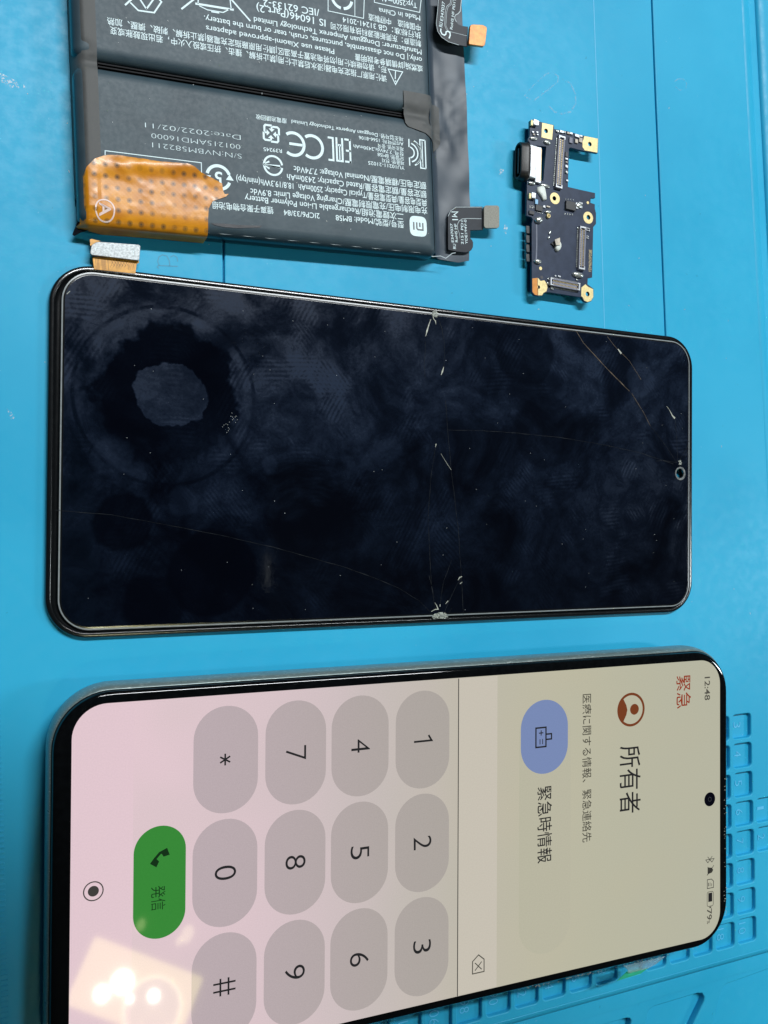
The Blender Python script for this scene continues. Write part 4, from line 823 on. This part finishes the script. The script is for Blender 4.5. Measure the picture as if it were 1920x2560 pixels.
for i in range(4): comp('side_button', p2, 392,335+130*i,440,450+130*i, .55, CHIPB, .12, 0, kb, -.6)
ptext(KF, 'YDM6EN3P028E', p2(1262,1000), p2(1268,690), 7, ZB, PADM, kb, ZB+.03, off=-.015)
# ------------------------------------------------------------------ the lamp that glints in the phone's screen
def mirror(px_, py_, dist_):
    u, v = PF.at(px_, py_); P0 = PF.o+u*PF.ex+v*PF.ey; d = (P0-Vector((0,0,CH))).normalized(); r_ = d-2*d.dot(PF.ez)*PF.ez; return P0+r_*dist_, r_
D_ = 850
quad = [mirror(x,y,D_*s_)[0] for x,y,s_ in ((243,2352,1),(520,2440,1),(430,2620,1),(156,2498,1))]
ctr = sum(quad, Vector())/4; e1 = (quad[1]-quad[0]+quad[2]-quad[3])/2; e2 = (quad[3]-quad[0]+quad[2]-quad[1])/2
l1, l2 = e1.length, e2.length; e1.normalize(); nrm = e1.cross(e2).normalized(); e2 = nrm.cross(e1).normalized()
to_scene = (PF.o-ctr).normalized()
if nrm.dot(to_scene) < 0: e1 = -e1; nrm = -nrm
Lm = Matrix((e1,e2,nrm)).transposed().to_4x4(); Lm.translation = ctr*S
lamp = bpy.data.objects.new('bench_lamp', None); C.objects.link(lamp); lamp.matrix_world = Lm; lamp.empty_display_size=.01
lamp['label'] = 'square cream bench lamp whose glowing face glints in the lit phone screen'; lamp['category'] = 'lamp'
t = NT('lamp_diffuser'); t.set(Base_Color=(.8,.78,.6), Roughness=.4, Emission_Color=lin(250,238,150), Emission_Strength=12.0); LD = t.m
t = NT('lamp_bulb'); t.set(Base_Color=(.9,.9,.8), Roughness=.3, Emission_Color=lin(255,255,235), Emission_Strength=85.0); LB = t.m
t = NT('lamp_ring'); t.set(Base_Color=(.8,.78,.6), Roughness=.4, Emission_Color=lin(245,240,180), Emission_Strength=8.5); LR = t.m
t = NT('lamp_ring_bright'); t.set(Base_Color=(.8,.78,.6), Roughness=.4, Emission_Color=lin(255,250,200), Emission_Strength=19.0); LB2 = t.m
flat('housing', rr(-l1/2-1,l1/2+1,-l2/2-1,l2/2+1,3), -12, -.5, simple('lamp_housing',(.6,.6,.5),.4), lamp, 1)
flat('diffuser', rr(-l1/2,l1/2,-l2/2,l2/2,3), 0, 0, LD, lamp)
for (a1,b1,r_) in ((-.13,-.05,.085),(-.25,.20,.06),(.16,-.02,.045),(-.02,.13,.03)): flat('bulb', circ(l1*a1,l2*b1,l1*r_,24), .5, .5, LB, lamp)
Li = Lm.inverted()
for (x_,y_,r_) in ((468,2335,2.2),(352,2312,1.5),(448,2352,1.2)):
    q_ = mirror(x_,y_,D_)[0]*S; q_ = Li @ q_; flat('bulb', circ(q_.x/S,q_.y/S,r_*D_/300,20,r_*1.5*D_/300), 1, 1, LR, lamp)
flat('lens', circ(l1*.19,l2*.14,l1*.23,36), .25, .25, LR, lamp); ribbons('lens_ring', [(circ(l1*.19,l2*.14,l1*.235,36), l1*.018, True)], .8, LB2, lamp)
flat('lens', circ(l1*.24,l2*.30,l1*.10,24,l1*.07), .7, .7, LR, lamp)
# unseen stand-in for the picture-taking phone, enlarged to shade near left and battery
cp_ = bpy.data.objects.new('camera_shade_block', None); C.objects.link(cp_)
cp_.matrix_world = Matrix.Translation((0,0,CH*S)) @ RW.transposed().to_4x4() @ Matrix.Translation((.062,.012,.022)); cp_.empty_display_size = .01
cp_['label'] = 'added dark slab standing in for the picture-taking phone, oversized to shade the bench'; cp_['category'] = 'light blocker'
flat('body', rr(-84,84,-78,78,9), 0, 8, BEZEL, cp_, 1.5)
flat('lens_island', rr(-78,-45,-15,18,7), -2, 0, LENS, cp_, .6)
bpy.context.view_layer.update()
